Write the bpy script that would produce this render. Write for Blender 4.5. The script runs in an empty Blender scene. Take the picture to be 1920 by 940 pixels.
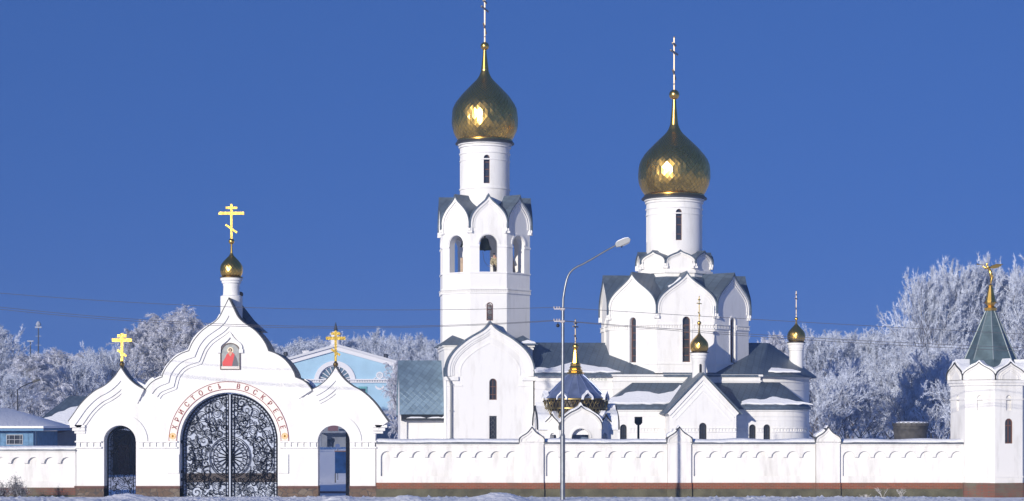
import bpy, math, random
from mathutils import Matrix, Vector, noise
random.seed(7)
R = math.radians
PI = math.pi
scene = bpy.context.scene

# ------------------------------------------------------------------ camera, sky, sun, exposure
EYE = 3.425            # eye height above the ground at the wall
FPX = 4000.0           # focal length in pixels of the 1920 px wide photograph
HOR = 795.0            # horizon row
cam = bpy.data.cameras.new('camera')
cam_o = bpy.data.objects.new('camera', cam)
scene.collection.objects.link(cam_o)
cam_o.location = (0, -100, EYE)
cam_o.rotation_euler = (R(90), 0, 0)
cam.sensor_width = 36
cam.lens = FPX / 1920 * 36
cam.shift_y = (HOR - 470) / 1920
cam.clip_start = 0.5
cam.clip_end = 6000
scene.camera = cam_o

SUN_AZ, SUN_EL = 27.5, 11.5      # degrees left of the camera's back, degrees up
world = bpy.data.worlds.new('World')
scene.world = world
world.use_nodes = True
nt = world.node_tree
nt.nodes.clear()
wo = nt.nodes.new('ShaderNodeOutputWorld')
bg = nt.nodes.new('ShaderNodeBackground')
sky = nt.nodes.new('ShaderNodeTexSky')
sky.sky_type = 'NISHITA'
sky.sun_disc = False
sky.sun_elevation = R(SUN_EL)
sky.sun_rotation = R(180 + SUN_AZ)
sky.altitude = 1500
sky.air_density = 1.0
sky.dust_density = 0.0
sky.ozone_density = 3.0
tc = nt.nodes.new('ShaderNodeTexCoord')
mp = nt.nodes.new('ShaderNodeMapping')
mp.vector_type = 'POINT'
mp.inputs['Location'].default_value = (0, 0, 0.70)   # clean dry winter air: no pale band at the horizon
nt.links.new(tc.outputs['Generated'], mp.inputs['Vector'])
nrm = nt.nodes.new('ShaderNodeVectorMath'); nrm.operation = 'NORMALIZE'
nt.links.new(mp.outputs[0], nrm.inputs[0])
nt.links.new(nrm.outputs[0], sky.inputs['Vector'])
hs = nt.nodes.new('ShaderNodeHueSaturation')
hs.inputs['Saturation'].default_value = 1.0
hs.inputs['Hue'].default_value = 0.5
hs.inputs['Value'].default_value = 1.0
nt.links.new(sky.outputs[0], hs.inputs['Color'])
tint = nt.nodes.new('ShaderNodeVectorMath'); tint.operation = 'MULTIPLY'
tint.inputs[1].default_value = (.90, 1.22, 1.95)      # deep saturated frost-blue air
nt.links.new(hs.outputs[0], tint.inputs[0])
nt.links.new(tint.outputs[0], bg.inputs['Color'])
bg.inputs['Strength'].default_value = 0.113
nt.links.new(bg.outputs[0], wo.inputs[0])

sun = bpy.data.lights.new('sun', 'SUN')
sun.energy = 4.8
sun.angle = R(0.5)
sun.color = (1.0, 0.93, 0.82)
sun_o = bpy.data.objects.new('sun', sun)
scene.collection.objects.link(sun_o)
sd = Vector((-math.sin(R(SUN_AZ)) * math.cos(R(SUN_EL)), -math.cos(R(SUN_AZ)) * math.cos(R(SUN_EL)), math.sin(R(SUN_EL))))
sun_o.rotation_euler = sd.to_track_quat('Z', 'Y').to_euler()
scene.view_settings.view_transform = 'Standard'
scene.view_settings.look = 'None'
scene.view_settings.gamma = 1
scene.view_settings.exposure = 0.0
scene.render.engine = 'CYCLES'
scene.cycles.max_bounces = 6
scene.cycles.volume_bounces = 0

# ------------------------------------------------------------------ helpers
def T(x, y, z=0): return Matrix.Translation((x, y, z))
def RZ(a): return Matrix.Rotation(R(a), 4, 'Z')
def RX(a): return Matrix.Rotation(R(a), 4, 'X')
def RY(a): return Matrix.Rotation(R(a), 4, 'Y')
def WX(px, y=0.0): return (px - 960) * (y + 100) / FPX
def WZ(py, y=0.0): return EYE + (HOR - py) * (y + 100) / FPX
W = {}

def thing(name, label, cat, loc=(0, 0, 0), rz=0.0, group=None):
    o = bpy.data.objects.new(name, None)
    o.empty_display_size = 0.3
    scene.collection.objects.link(o)
    o.location = loc
    o.rotation_euler = (0, 0, R(rz))
    o['label'] = label
    o['category'] = cat
    if group: o['group'] = group
    W[o.name] = T(*loc) @ RZ(rz)
    return o

def tag(o, label=None, cat=None, group=None, kind=None):
    if label: o['label'] = label
    if cat: o['category'] = cat
    if group: o['group'] = group
    if kind: o['kind'] = kind
    return o

class MB:
    def __init__(s, M=None):
        s.v = []; s.f = []; s.mi = []; s.M = M or Matrix.Identity(4)
    def add(s, vs, fs, M=None):
        MM = s.M @ M if M is not None else s.M
        n = len(s.v)
        s.v += [MM @ Vector(p) for p in vs]
        s.f += [[i + n for i in f] for f in fs]
    def box(s, x0, x1, y0, y1, z0, z1, M=None):
        s.add([(x0, y0, z0), (x1, y0, z0), (x1, y1, z0), (x0, y1, z0), (x0, y0, z1), (x1, y0, z1), (x1, y1, z1), (x0, y1, z1)],
              [(0, 3, 2, 1), (4, 5, 6, 7), (0, 1, 5, 4), (1, 2, 6, 5), (2, 3, 7, 6), (3, 0, 4, 7)], M)
    def lathe(s, prof, n=32, M=None, cap=True):
        vs = []; fs = []
        for r, z in prof:
            for k in range(n):
                a = 2 * PI * k / n
                vs.append((r * math.cos(a), r * math.sin(a), z))
        for i in range(len(prof) - 1):
            for k in range(n):
                a = i * n + k; b = i * n + (k + 1) % n
                fs.append((a, b, b + n, a + n))
        if cap:
            if prof[0][0] > 1e-4: fs.append(tuple(reversed(range(n))))
            if prof[-1][0] > 1e-4: fs.append(tuple(range((len(prof) - 1) * n, len(prof) * n)))
        s.add(vs, fs, M)
    def prism(s, pts, z0, z1, M=None):            # plan outline, counter-clockwise
        n = len(pts)
        vs = [(x, y, z0) for x, y in pts] + [(x, y, z1) for x, y in pts]
        fs = [(i, (i + 1) % n, (i + 1) % n + n, i + n) for i in range(n)]
        fs += [tuple(reversed(range(n))), tuple(range(n, 2 * n))]
        s.add(vs, fs, M)
    def tube(s, path, r, n=6, M=None, r1=None):
        path = [Vector(p) for p in path]
        m = len(path)
        vs = []; fs = []
        up = None
        for i, p in enumerate(path):
            d = (path[min(i + 1, m - 1)] - path[max(i - 1, 0)]).normalized()
            if up is None:
                up = Vector((0, 0, 1)) if abs(d.z) < 0.9 else Vector((1, 0, 0))
            sx = d.cross(up).normalized(); up = sx.cross(d).normalized()
            t = i / max(1, m - 1)
            rr = r[i] if isinstance(r, (list, tuple)) else (r if r1 is None else r + (r1 - r) * t)
            for k in range(n):
                a = 2 * PI * k / n
                vs.append(tuple(p + sx * (math.cos(a) * rr) + up * (math.sin(a) * rr)))
        for i in range(m - 1):
            for k in range(n):
                a = i * n + k; b = i * n + (k + 1) % n
                fs.append((a, b, b + n, a + n))
        fs.append(tuple(reversed(range(n)))); fs.append(tuple(range((m - 1) * n, m * n)))
        s.add(vs, fs, M)
    def sweep(s, pts, y0, y1, th, M=None, side=1, wob=0.0, seed=0):   # sheet over an (x,z) line, from y0 to y1
        off = offset(pts, th * side)
        if wob:
            off = [(o[0] + (o[0] - p[0]) * wob * noise.noise((p[0] * 2 + seed, p[1] * 2, 0)) * 1.5,
                    o[1] + (o[1] - p[1]) * wob * noise.noise((p[0] * 2 + seed, p[1] * 2, 3)) * 1.5) for p, o in zip(pts, off)]
        vs = []
        for (a, b), (c, d) in zip(pts, off):
            vs += [(a, y0, b), (c, y0, d), (c, y1, d), (a, y1, b)]
        fs = []
        for i in range(len(pts) - 1):
            k = 4 * i
            for j in range(4):
                fs.append((k + j, k + (j + 1) % 4, k + 4 + (j + 1) % 4, k + 4 + j))
        fs += [(3, 2, 1, 0), tuple(len(vs) - 4 + q for q in range(4))]
        s.add(vs, fs, M)
    def shape(s, loops, y0, y1, M=None, bevel=0.0, flat=False):        # (x,z) outline with holes, slab from y0 to y1
        cu = bpy.data.curves.new('tmp', 'CURVE')
        cu.dimensions = '2D'; cu.fill_mode = 'BOTH'
        cu.extrude = max(1e-4, (y1 - y0) / 2 - bevel); cu.bevel_depth = bevel; cu.bevel_resolution = 1
        for lp in loops:
            sp = cu.splines.new('POLY'); sp.points.add(len(lp) - 1)
            for q, (x, z) in zip(sp.points, lp): q.co = (x, z, 0, 1)
            sp.use_cyclic_u = True
        o = bpy.data.objects.new('tmp', cu)
        scene.collection.objects.link(o)
        bpy.context.view_layer.update()
        me = bpy.data.meshes.new_from_object(o.evaluated_get(bpy.context.evaluated_depsgraph_get()))
        ym = (y0 + y1) / 2
        if flat: s.add([(v.co.x, v.co.y, v.co.z + ym) for v in me.vertices], [tuple(p.vertices) for p in me.polygons], M)
        else: s.add([(v.co.x, ym - v.co.z, v.co.y) for v in me.vertices], [tuple(p.vertices) for p in me.polygons], M)
        bpy.data.objects.remove(o); bpy.data.meshes.remove(me); bpy.data.curves.remove(cu)
    def sphere(s, c, r, n=12, sc=(1, 1, 1)):
        prof = [(math.sin(PI * i / n) * r * sc[0], -math.cos(PI * i / n) * r * sc[2]) for i in range(n + 1)]
        prof[0] = (1e-5, prof[0][1]); prof[-1] = (1e-5, prof[-1][1])
        s.lathe(prof, n * 2, T(*c), cap=False)
    def build(s, name, m, parent=None, smooth=35, merge=False):
        me = bpy.data.meshes.new(name)
        me.from_pydata([tuple(v) for v in s.v], [], s.f)
        if parent is not None: me.transform(W[parent.name].inverted())
        me.validate()
        if merge:
            import bmesh
            bm = bmesh.new(); bm.from_mesh(me)
            bmesh.ops.remove_doubles(bm, verts=bm.verts, dist=0.0008)
            bmesh.ops.recalc_face_normals(bm, faces=bm.faces)
            bm.to_mesh(me); bm.free()
        if smooth:
            me.shade_smooth(); me.set_sharp_from_angle(angle=R(smooth))
        if isinstance(m, (list, tuple)):
            for q in m: me.materials.append(q)
        else: me.materials.append(m)
        if s.mi and len(s.mi) == len(me.polygons): me.polygons.foreach_set('material_index', s.mi)
        o = bpy.data.objects.new(name, me)
        scene.collection.objects.link(o)
        if parent is not None:
            o.parent = parent
            W[o.name] = W[parent.name]
        else: W[o.name] = Matrix.Identity(4)
        return o

def offset(pts, d):
    out = []
    n = len(pts)
    for i in range(n):
        a = Vector(pts[max(i - 1, 0)]); b = Vector(pts[i]); c = Vector(pts[min(i + 1, n - 1)])
        d1 = (b - a).normalized() if i > 0 else (c - b).normalized()
        d2 = (c - b).normalized() if i < n - 1 else d1
        n1 = Vector((-d1.y, d1.x)); n2 = Vector((-d2.y, d2.x))
        m = n1 + n2
        if m.length < 0.2: m = n1.copy()
        m.normalize()
        k = 1 / max(0.45, m.dot(n1))
        out.append((b.x + m.x * d * k, b.y + m.y * d * k))
    return out

def inner_half(line, d, cx):
    "line moved inwards by d (line runs left to right); ends are trimmed or carried on to the axis x = cx at its apex end"
    if len(line) < 6: line = [(a[0] + (b[0] - a[0]) * i / 12, a[1] + (b[1] - a[1]) * i / 12) for a, b in zip(line, line[1:]) for i in range(12)] + [line[-1]]
    o = offset(line, -d)
    if line[-1][1] > line[0][1]:          # rises to the apex at its right end
        out = [p for p in o if p[0] < cx - 1e-4]; a, b = out[-2], out[-1]
    else:
        out = [p for p in o if p[0] > cx + 1e-4]; a, b = out[1], out[0]
    k = (cx - b[0]) / ((b[0] - a[0]) or 1e-6); z = b[1] + (b[1] - a[1]) * max(-3, min(3, k)) if abs(b[0] - a[0]) > 1e-4 else b[1]
    return out + [(cx, z)] if line[-1][1] > line[0][1] else [(cx, z)] + out
def keel_band(mb, line, d0, d1, y0, y1, M=None):
    "flat band that follows a keel arch between the insets d0 and d1"
    i = max(range(len(line)), key=lambda k: line[k][1]); cx = line[i][0]
    for half in (line[:i + 1], line[i:]):
        a = inner_half(half, d0, cx) if d0 else half
        b = inner_half(half, d1, cx)
        mb.shape([list(a) + list(b)[::-1]], y0, y1, M)

def bez(p0, p1, p2, p3, n):
    r = []
    for i in range(n):
        t = i / n
        a = (1 - t) ** 3; b = 3 * t * (1 - t) ** 2; c = 3 * t * t * (1 - t); d = t ** 3
        r.append((a * p0[0] + b * p1[0] + c * p2[0] + d * p3[0], a * p0[1] + b * p1[1] + c * p2[1] + d * p3[1]))
    return r

def ogee(hw, h, z0=0.0, cx=0.0, n=8, knee=(0.55, 0.66)):
    kx, kz = knee
    half = bez((1, 0), (1.06, .34), (kx + .28, kz - .16), (kx, kz), n) + bez((kx, kz), (kx - .2, kz + .11), (.12, .84), (0, 1), n) + [(0, 1)]
    left = [(cx - x * hw, z0 + z * h) for x, z in half]
    right = [(cx + x * hw, z0 + z * h) for x, z in reversed(half[:-1])]
    return left + right

def arch(cx, hw, zb, zt, n=12):
    zs = zt - hw
    return [(cx - hw, zb), (cx + hw, zb)] + [(cx + hw * math.cos(PI * i / n), zs + hw * math.sin(PI * i / n)) for i in range(n + 1)]

def arc(cx, cz, r, a0, a1, n=20):
    return [(cx + r * math.cos(R(a0 + (a1 - a0) * i / n)), cz + r * math.sin(R(a0 + (a1 - a0) * i / n))) for i in range(n + 1)]

def crom(pts, per=6):
    out = []
    n = len(pts)
    for i in range(n - 1):
        p0 = Vector(pts[max(i - 1, 0)]); p1 = Vector(pts[i]); p2 = Vector(pts[i + 1]); p3 = Vector(pts[min(i + 2, n - 1)])
        for k in range(per):
            t = k / per
            q = 0.5 * ((2 * p1) + (p2 - p0) * t + (2 * p0 - 5 * p1 + 4 * p2 - p3) * t * t + (-p0 + 3 * p1 - 3 * p2 + p3) * t ** 3)
            out.append(tuple(q))
    out.append(tuple(pts[-1]))
    return out

# ------------------------------------------------------------------ materials
def new_mat(name):
    m = bpy.data.materials.new(name); m.use_nodes = True
    n = m.node_tree; b = n.nodes['Principled BSDF']
    return m, n, b

def simple(name, col, rough=0.7, metal=0.0, var=0.0, vscale=2.0, bump=0.0, bscale=20.0, col2=None, spec=0.5, detail=4):
    m, n, b = new_mat(name)
    b.inputs['Base Color'].default_value = (*col, 1)
    b.inputs['Roughness'].default_value = rough
    b.inputs['Metallic'].default_value = metal
    b.inputs['Specular IOR Level'].default_value = spec
    t = n.nodes.new('ShaderNodeTexCoord')
    if var or col2:
        ns = n.nodes.new('ShaderNodeTexNoise'); ns.inputs['Scale'].default_value = vscale; ns.inputs['Detail'].default_value = detail
        n.links.new(t.outputs['Object'], ns.inputs['Vector'])
        cr = n.nodes.new('ShaderNodeValToRGB')
        c2 = col2 or tuple(max(0, c * (1 - var)) for c in col)
        cr.color_ramp.elements[0].position = 0.35; cr.color_ramp.elements[1].position = 0.62
        cr.color_ramp.elements[0].color = (*c2, 1); cr.color_ramp.elements[1].color = (*col, 1)
        n.links.new(ns.outputs[0], cr.inputs[0]); n.links.new(cr.outputs[0], b.inputs['Base Color'])
    if bump:
        nb = n.nodes.new('ShaderNodeTexNoise'); nb.inputs['Scale'].default_value = bscale; nb.inputs['Detail'].default_value = 5
        n.links.new(t.outputs['Object'], nb.inputs['Vector'])
        bp = n.nodes.new('ShaderNodeBump'); bp.inputs['Strength'].default_value = bump; bp.inputs['Distance'].default_value = 0.05
        n.links.new(nb.outputs[0], bp.inputs['Height']); n.links.new(bp.outputs[0], b.inputs['Normal'])
    return m

def math_node(n, op, a, b=None, c=None):
    q = n.nodes.new('ShaderNodeMath'); q.operation = op
    for i, v in enumerate((a, b, c)):
        if v is None: continue
        if isinstance(v, (int, float)): q.inputs[i].default_value = v
        else: n.links.new(v, q.inputs[i])
    return q.outputs[0]

def shingle(name, col, rough=0.35, metal=0.5, sx=2.5, sz=2.5, seam=0.55, tint=0.25):
    m, n, b = new_mat(name)
    t = n.nodes.new('ShaderNodeTexCoord'); sp = n.nodes.new('ShaderNodeSeparateXYZ')
    n.links.new(t.outputs['Object'], sp.inputs[0])
    hxy = math_node(n, 'MULTIPLY', math_node(n, 'ADD', sp.outputs[0], math_node(n, 'MULTIPLY', sp.outputs[1], 0.35)), sx)
    hz = math_node(n, 'MULTIPLY', math_node(n, 'SUBTRACT', sp.outputs[2], math_node(n, 'MULTIPLY', sp.outputs[1], -0.2)), sz)
    u = math_node(n, 'ADD', hxy, hz); v = math_node(n, 'SUBTRACT', hxy, hz)
    fu = math_node(n, 'FRACT', u); fv = math_node(n, 'FRACT', v)
    du = math_node(n, 'ABSOLUTE', math_node(n, 'SUBTRACT', fu, 0.5)); dv = math_node(n, 'ABSOLUTE', math_node(n, 'SUBTRACT', fv, 0.5))
    mx = math_node(n, 'MAXIMUM', du, dv)
    line = math_node(n, 'SMOOTH_MIN', 1.0, math_node(n, 'MULTIPLY', math_node(n, 'MAXIMUM', math_node(n, 'SUBTRACT', mx, 0.44), 0.0), 16.0), 0.05)
    cv = n.nodes.new('ShaderNodeCombineXYZ')
    n.links.new(math_node(n, 'FLOOR', u), cv.inputs[0]); n.links.new(math_node(n, 'FLOOR', v), cv.inputs[1])
    wn = n.nodes.new('ShaderNodeTexWhiteNoise'); n.links.new(cv.outputs[0], wn.inputs['Vector'])
    ns = n.nodes.new('ShaderNodeTexNoise'); ns.inputs['Scale'].default_value = 0.9; ns.inputs['Detail'].default_value = 3
    n.links.new(t.outputs['Object'], ns.inputs['Vector'])
    val = math_node(n, 'ADD', math_node(n, 'MULTIPLY', wn.outputs['Value'], tint), math_node(n, 'MULTIPLY', ns.outputs[0], 0.5))
    val = math_node(n, 'ADD', val, 0.75 - tint / 2)
    val = math_node(n, 'MULTIPLY', val, math_node(n, 'SUBTRACT', 1.0, math_node(n, 'MULTIPLY', line, seam)))
    mix = n.nodes.new('ShaderNodeVectorMath'); mix.operation = 'SCALE'
    mix.inputs[0].default_value = col
    n.links.new(val, mix.inputs['Scale'])
    n.links.new(mix.outputs[0], b.inputs['Base Color'])
    b.inputs['Metallic'].default_value = metal
    n.links.new(math_node(n, 'ADD', math_node(n, 'MULTIPLY', wn.outputs['Value'], 0.12), rough - 0.06), b.inputs['Roughness'])
    bp = n.nodes.new('ShaderNodeBump'); bp.inputs['Strength'].default_value = 0.35; bp.inputs['Distance'].default_value = 0.03
    n.links.new(math_node(n, 'SUBTRACT', math_node(n, 'MULTIPLY', fv, 0.3), line), bp.inputs['Height'])
    n.links.new(bp.outputs[0], b.inputs['Normal'])
    return m

def xz_vec(n, sx=1.0, sz=1.0):
    t = n.nodes.new('ShaderNodeTexCoord'); sp = n.nodes.new('ShaderNodeSeparateXYZ'); cv = n.nodes.new('ShaderNodeCombineXYZ')
    n.links.new(t.outputs['Object'], sp.inputs[0])
    n.links.new(math_node(n, 'MULTIPLY', math_node(n, 'ADD', sp.outputs[0], sp.outputs[1]), sx), cv.inputs[0])
    n.links.new(math_node(n, 'MULTIPLY', sp.outputs[2], sz), cv.inputs[1])
    return cv.outputs[0], t

def brickmat(name, c1, c2, mortar, scale=1.0, bw=0.25, rh=0.075, stain=(0.25, 0.24, 0.2), stain_amt=0.55):
    m, n, b = new_mat(name)
    vec, t = xz_vec(n)
    br = n.nodes.new('ShaderNodeTexBrick')
    br.inputs['Color1'].default_value = (*c1, 1); br.inputs['Color2'].default_value = (*c2, 1); br.inputs['Mortar'].default_value = (*mortar, 1)
    br.inputs['Scale'].default_value = scale; br.inputs['Brick Width'].default_value = bw; br.inputs['Row Height'].default_value = rh
    br.inputs['Mortar Size'].default_value = 0.012
    n.links.new(vec, br.inputs['Vector'])
    ns = n.nodes.new('ShaderNodeTexNoise'); ns.inputs['Scale'].default_value = 1.3; ns.inputs['Detail'].default_value = 6
    n.links.new(t.outputs['Object'], ns.inputs['Vector'])
    cr = n.nodes.new('ShaderNodeValToRGB'); cr.color_ramp.elements[0].position = 0.45; cr.color_ramp.elements[1].position = 0.7
    cr.color_ramp.elements[1].color = (stain_amt,) * 3 + (1,)
    n.links.new(ns.outputs[0], cr.inputs[0])
    mx = n.nodes.new('ShaderNodeMixRGB'); mx.inputs['Color2'].default_value = (*stain, 1)
    n.links.new(cr.outputs[0], mx.inputs['Fac']); n.links.new(br.outputs['Color'], mx.inputs['Color1'])
    n.links.new(mx.outputs[0], b.inputs['Base Color'])
    b.inputs['Roughness'].default_value = 0.9
    bp = n.nodes.new('ShaderNodeBump'); bp.inputs['Strength'].default_value = 0.5; bp.inputs['Distance'].default_value = 0.01
    n.links.new(br.outputs['Fac'], bp.inputs['Height']); bp.invert = True
    n.links.new(bp.outputs[0], b.inputs['Normal'])
    return m

def stonemat(name):
    m, n, b = new_mat(name)
    vec, t = xz_vec(n, 1.0, 1.6)
    vo = n.nodes.new('ShaderNodeTexVoronoi'); vo.inputs['Scale'].default_value = 2.6
    n.links.new(vec, vo.inputs['Vector'])
    ve = n.nodes.new('ShaderNodeTexVoronoi'); ve.feature = 'DISTANCE_TO_EDGE'; ve.inputs['Scale'].default_value = 2.6
    n.links.new(vec, ve.inputs['Vector'])
    cr = n.nodes.new('ShaderNodeValToRGB')
    cr.color_ramp.elements[0].color = (0.13, 0.085, 0.055, 1); cr.color_ramp.elements[1].color = (0.24, 0.19, 0.14, 1)
    e = cr.color_ramp.elements.new(0.5); e.color = (0.19, 0.12, 0.075, 1)
    s = n.nodes.new('ShaderNodeSeparateColor'); n.links.new(vo.outputs['Color'], s.inputs[0]); n.links.new(s.outputs[0], cr.inputs[0])
    ns = n.nodes.new('ShaderNodeTexNoise'); ns.inputs['Scale'].default_value = 9; ns.inputs['Detail'].default_value = 6
    n.links.new(t.outputs['Object'], ns.inputs['Vector'])
    mx = n.nodes.new('ShaderNodeMixRGB'); mx.blend_type = 'MULTIPLY'; mx.inputs['Fac'].default_value = 0.7
    n.links.new(cr.outputs[0], mx.inputs['Color1']); n.links.new(ns.outputs[0], mx.inputs['Color2'])
    m2 = n.nodes.new('ShaderNodeMixRGB'); m2.inputs['Color2'].default_value = (0.05, 0.04, 0.035, 1)
    ed = math_node(n, 'LESS_THAN', ve.outputs['Distance'], 0.035)
    n.links.new(ed, m2.inputs['Fac']); n.links.new(mx.outputs[0], m2.inputs['Color1'])
    br = n.nodes.new('ShaderNodeBrightContrast'); br.inputs['Bright'].default_value = 0.01
    n.links.new(m2.outputs[0], br.inputs[0]); n.links.new(br.outputs[0], b.inputs['Base Color'])
    b.inputs['Roughness'].default_value = 0.85
    bp = n.nodes.new('ShaderNodeBump'); bp.inputs['Strength'].default_value = 0.6; bp.inputs['Distance'].default_value = 0.02
    n.links.new(ve.outputs['Distance'], bp.inputs['Height']); n.links.new(bp.outputs[0], b.inputs['Normal'])
    return m

def plastermat(name, col=(0.80, 0.79, 0.775), dirt=(0.69, 0.675, 0.65)):
    m, n, b = new_mat(name)
    t = n.nodes.new('ShaderNodeTexCoord')
    mpn = n.nodes.new('ShaderNodeMapping'); mpn.inputs['Scale'].default_value = (1.6, 1.6, 0.35)
    n.links.new(t.outputs['Object'], mpn.inputs[0])
    ns = n.nodes.new('ShaderNodeTexNoise'); ns.inputs['Scale'].default_value = 1.4; ns.inputs['Detail'].default_value = 7; ns.inputs['Roughness'].default_value = 0.62
    n.links.new(mpn.outputs[0], ns.inputs['Vector'])
    cr = n.nodes.new('ShaderNodeValToRGB')
    cr.color_ramp.elements[0].position = 0.28; cr.color_ramp.elements[1].position = 0.5
    cr.color_ramp.elements[0].color = (*dirt, 1); cr.color_ramp.elements[1].color = (*col, 1)
    n.links.new(ns.outputs[0], cr.inputs[0]); n.links.new(cr.outputs[0], b.inputs['Base Color'])
    b.inputs['Roughness'].default_value = 0.85
    b.inputs['Specular IOR Level'].default_value = 0.25
    nb = n.nodes.new('ShaderNodeTexNoise'); nb.inputs['Scale'].default_value = 7; nb.inputs['Detail'].default_value = 8
    n.links.new(t.outputs['Object'], nb.inputs['Vector'])
    bp = n.nodes.new('ShaderNodeBump'); bp.inputs['Strength'].default_value = 0.25; bp.inputs['Distance'].default_value = 0.02
    n.links.new(nb.outputs[0], bp.inputs['Height']); n.links.new(bp.outputs[0], b.inputs['Normal'])
    return m

def snowmat(name, col=(0.86, 0.87, 0.9), bs=1.0, bscale=6.0):
    m, n, b = new_mat(name)
    b.inputs['Base Color'].default_value = (*col, 1)
    b.inputs['Roughness'].default_value = 0.65
    b.inputs['Specular IOR Level'].default_value = 0.3
    t = n.nodes.new('ShaderNodeTexCoord')
    nb = n.nodes.new('ShaderNodeTexNoise'); nb.inputs['Scale'].default_value = bscale; nb.inputs['Detail'].default_value = 8; nb.inputs['Roughness'].default_value = 0.6
    n.links.new(t.outputs['Object'], nb.inputs['Vector'])
    bp = n.nodes.new('ShaderNodeBump'); bp.inputs['Strength'].default_value = bs; bp.inputs['Distance'].default_value = 0.08
    n.links.new(nb.outputs[0], bp.inputs['Height']); n.links.new(bp.outputs[0], b.inputs['Normal'])
    return m

PLASTER = plastermat('white_plaster')
PLASTER_W = plastermat('white_wall_plaster', (0.77, 0.755, 0.735), (0.60, 0.585, 0.56))
SNOW = snowmat('snow', bs=0.6)
ROOF = shingle('blue_grey_roof_shingles', (0.20, 0.285, 0.36), rough=0.42, metal=0.35)
ROOF_D = shingle('dark_roof_shingles', (0.10, 0.135, 0.18), rough=0.5, metal=0.3)
EDGE = simple('dark_metal_flashing', (0.05, 0.055, 0.06), 0.5, 0.5)
GOLD = simple('gilded_metal', (0.88, 0.55, 0.13), 0.27, 1.0, var=0.22, vscale=3.0)
GOLD_R = simple('satin_gilt', (0.78, 0.53, 0.10), 0.36, 0.9, var=.35, vscale=6, bump=.3, bscale=14)
SEAM = simple('dome_seam_metal', (0.45, 0.29, 0.09), 0.35, 1.0)
GOLD_D = simple('dark_gilt', (0.25, 0.17, 0.06), 0.35, 0.9)
SILVER = simple('pale_gilt_cross_metal', (0.36, 0.30, 0.23), 0.5, 0.7)
GLASS = simple('dark_window_glass', (0.035, 0.04, 0.05), 0.08, 0.0, spec=0.8)
BROWN = simple('brown_window_frame', (0.13, 0.055, 0.035), 0.6)
IRON = simple('black_wrought_iron', (0.012, 0.013, 0.018), 0.45, 0.6)
STEEL = simple('galvanised_steel', (0.25, 0.265, 0.29), 0.38, 0.7, var=0.2, vscale=4)
BRICK = brickmat('red_brick', (0.27, 0.062, 0.022), (0.18, 0.048, 0.022), (0.2, 0.13, 0.09), stain=(.12, .08, .05), stain_amt=.5)
BRICK_O = brickmat('brick_under_old_render', (0.20, 0.06, 0.035), (0.14, 0.06, 0.04), (0.1, 0.09, 0.07), stain=(0.13, 0.125, 0.09), stain_amt=0.95)
CONCRETE = simple('weathered_concrete_base', (0.115, 0.108, 0.068), 0.9, var=0.45, vscale=1.5, bump=0.5, detail=8)
STONE = stonemat('rubble_stone_cladding')
STONE_CAP = simple('brown_stone_strip', (0.13, 0.06, 0.045), 0.8, var=0.3, vscale=5)
GUTTER = simple('grey_metal_pipe', (0.30, 0.31, 0.32), 0.45, 0.5)
BLACK = simple('black_paint', (0.01, 0.01, 0.012), 0.5)
# ------------------------------------------------------------------ shared builders
def bank_h(x, y):
    "height of the snow in front of the wall (metres)"
    if y > -1.2: return 0.0
    t = min(1, (-y - 1.2) / 9.0); t = t * t * (3 - 2 * t)
    h = 0.26 * t
    for mx, my, rr, hh in MOUNDS:
        d2 = ((x - mx) / rr) ** 2 + ((y - my) / (rr * 1.3)) ** 2
        if d2 < 6: h += hh * math.exp(-d2)
    if y > -32:
        w = min(1, (-y - 1.2) / 4)
        n1 = noise.noise((x * 0.6, y * 0.35, 1)); n2 = noise.noise((x * 2.1, y * 1.3, 5)); n3 = abs(noise.noise((x * 5.3, y * 3.1, 9)))
        rough = 0.35 + 0.65 * max(0, min(1, noise.noise((x * 0.16, y * 0.1, 20)) * 2 + 0.6))
        h += w * (0.05 * n1 + rough * (0.055 * n2 + 0.07 * n3 * n3 * 3))
    return h
MOUNDS = [(WX(940, -15), -15, 1.1, 0.34), (WX(905, -16), -16, 1.6, 0.16), (WX(765, -14), -14, 0.8, 0.30), (WX(240, -10), -10, 0.9, 0.2), (WX(1100, -17), -17, 0.9, 0.2),
          (WX(640, -12), -12, 0.6, 0.2), (WX(1020, -18), -18, 1.0, 0.14), (WX(840, -19), -19, 1.4, 0.10), (WX(160, -14), -14, 1.4, 0.1)]

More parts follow.
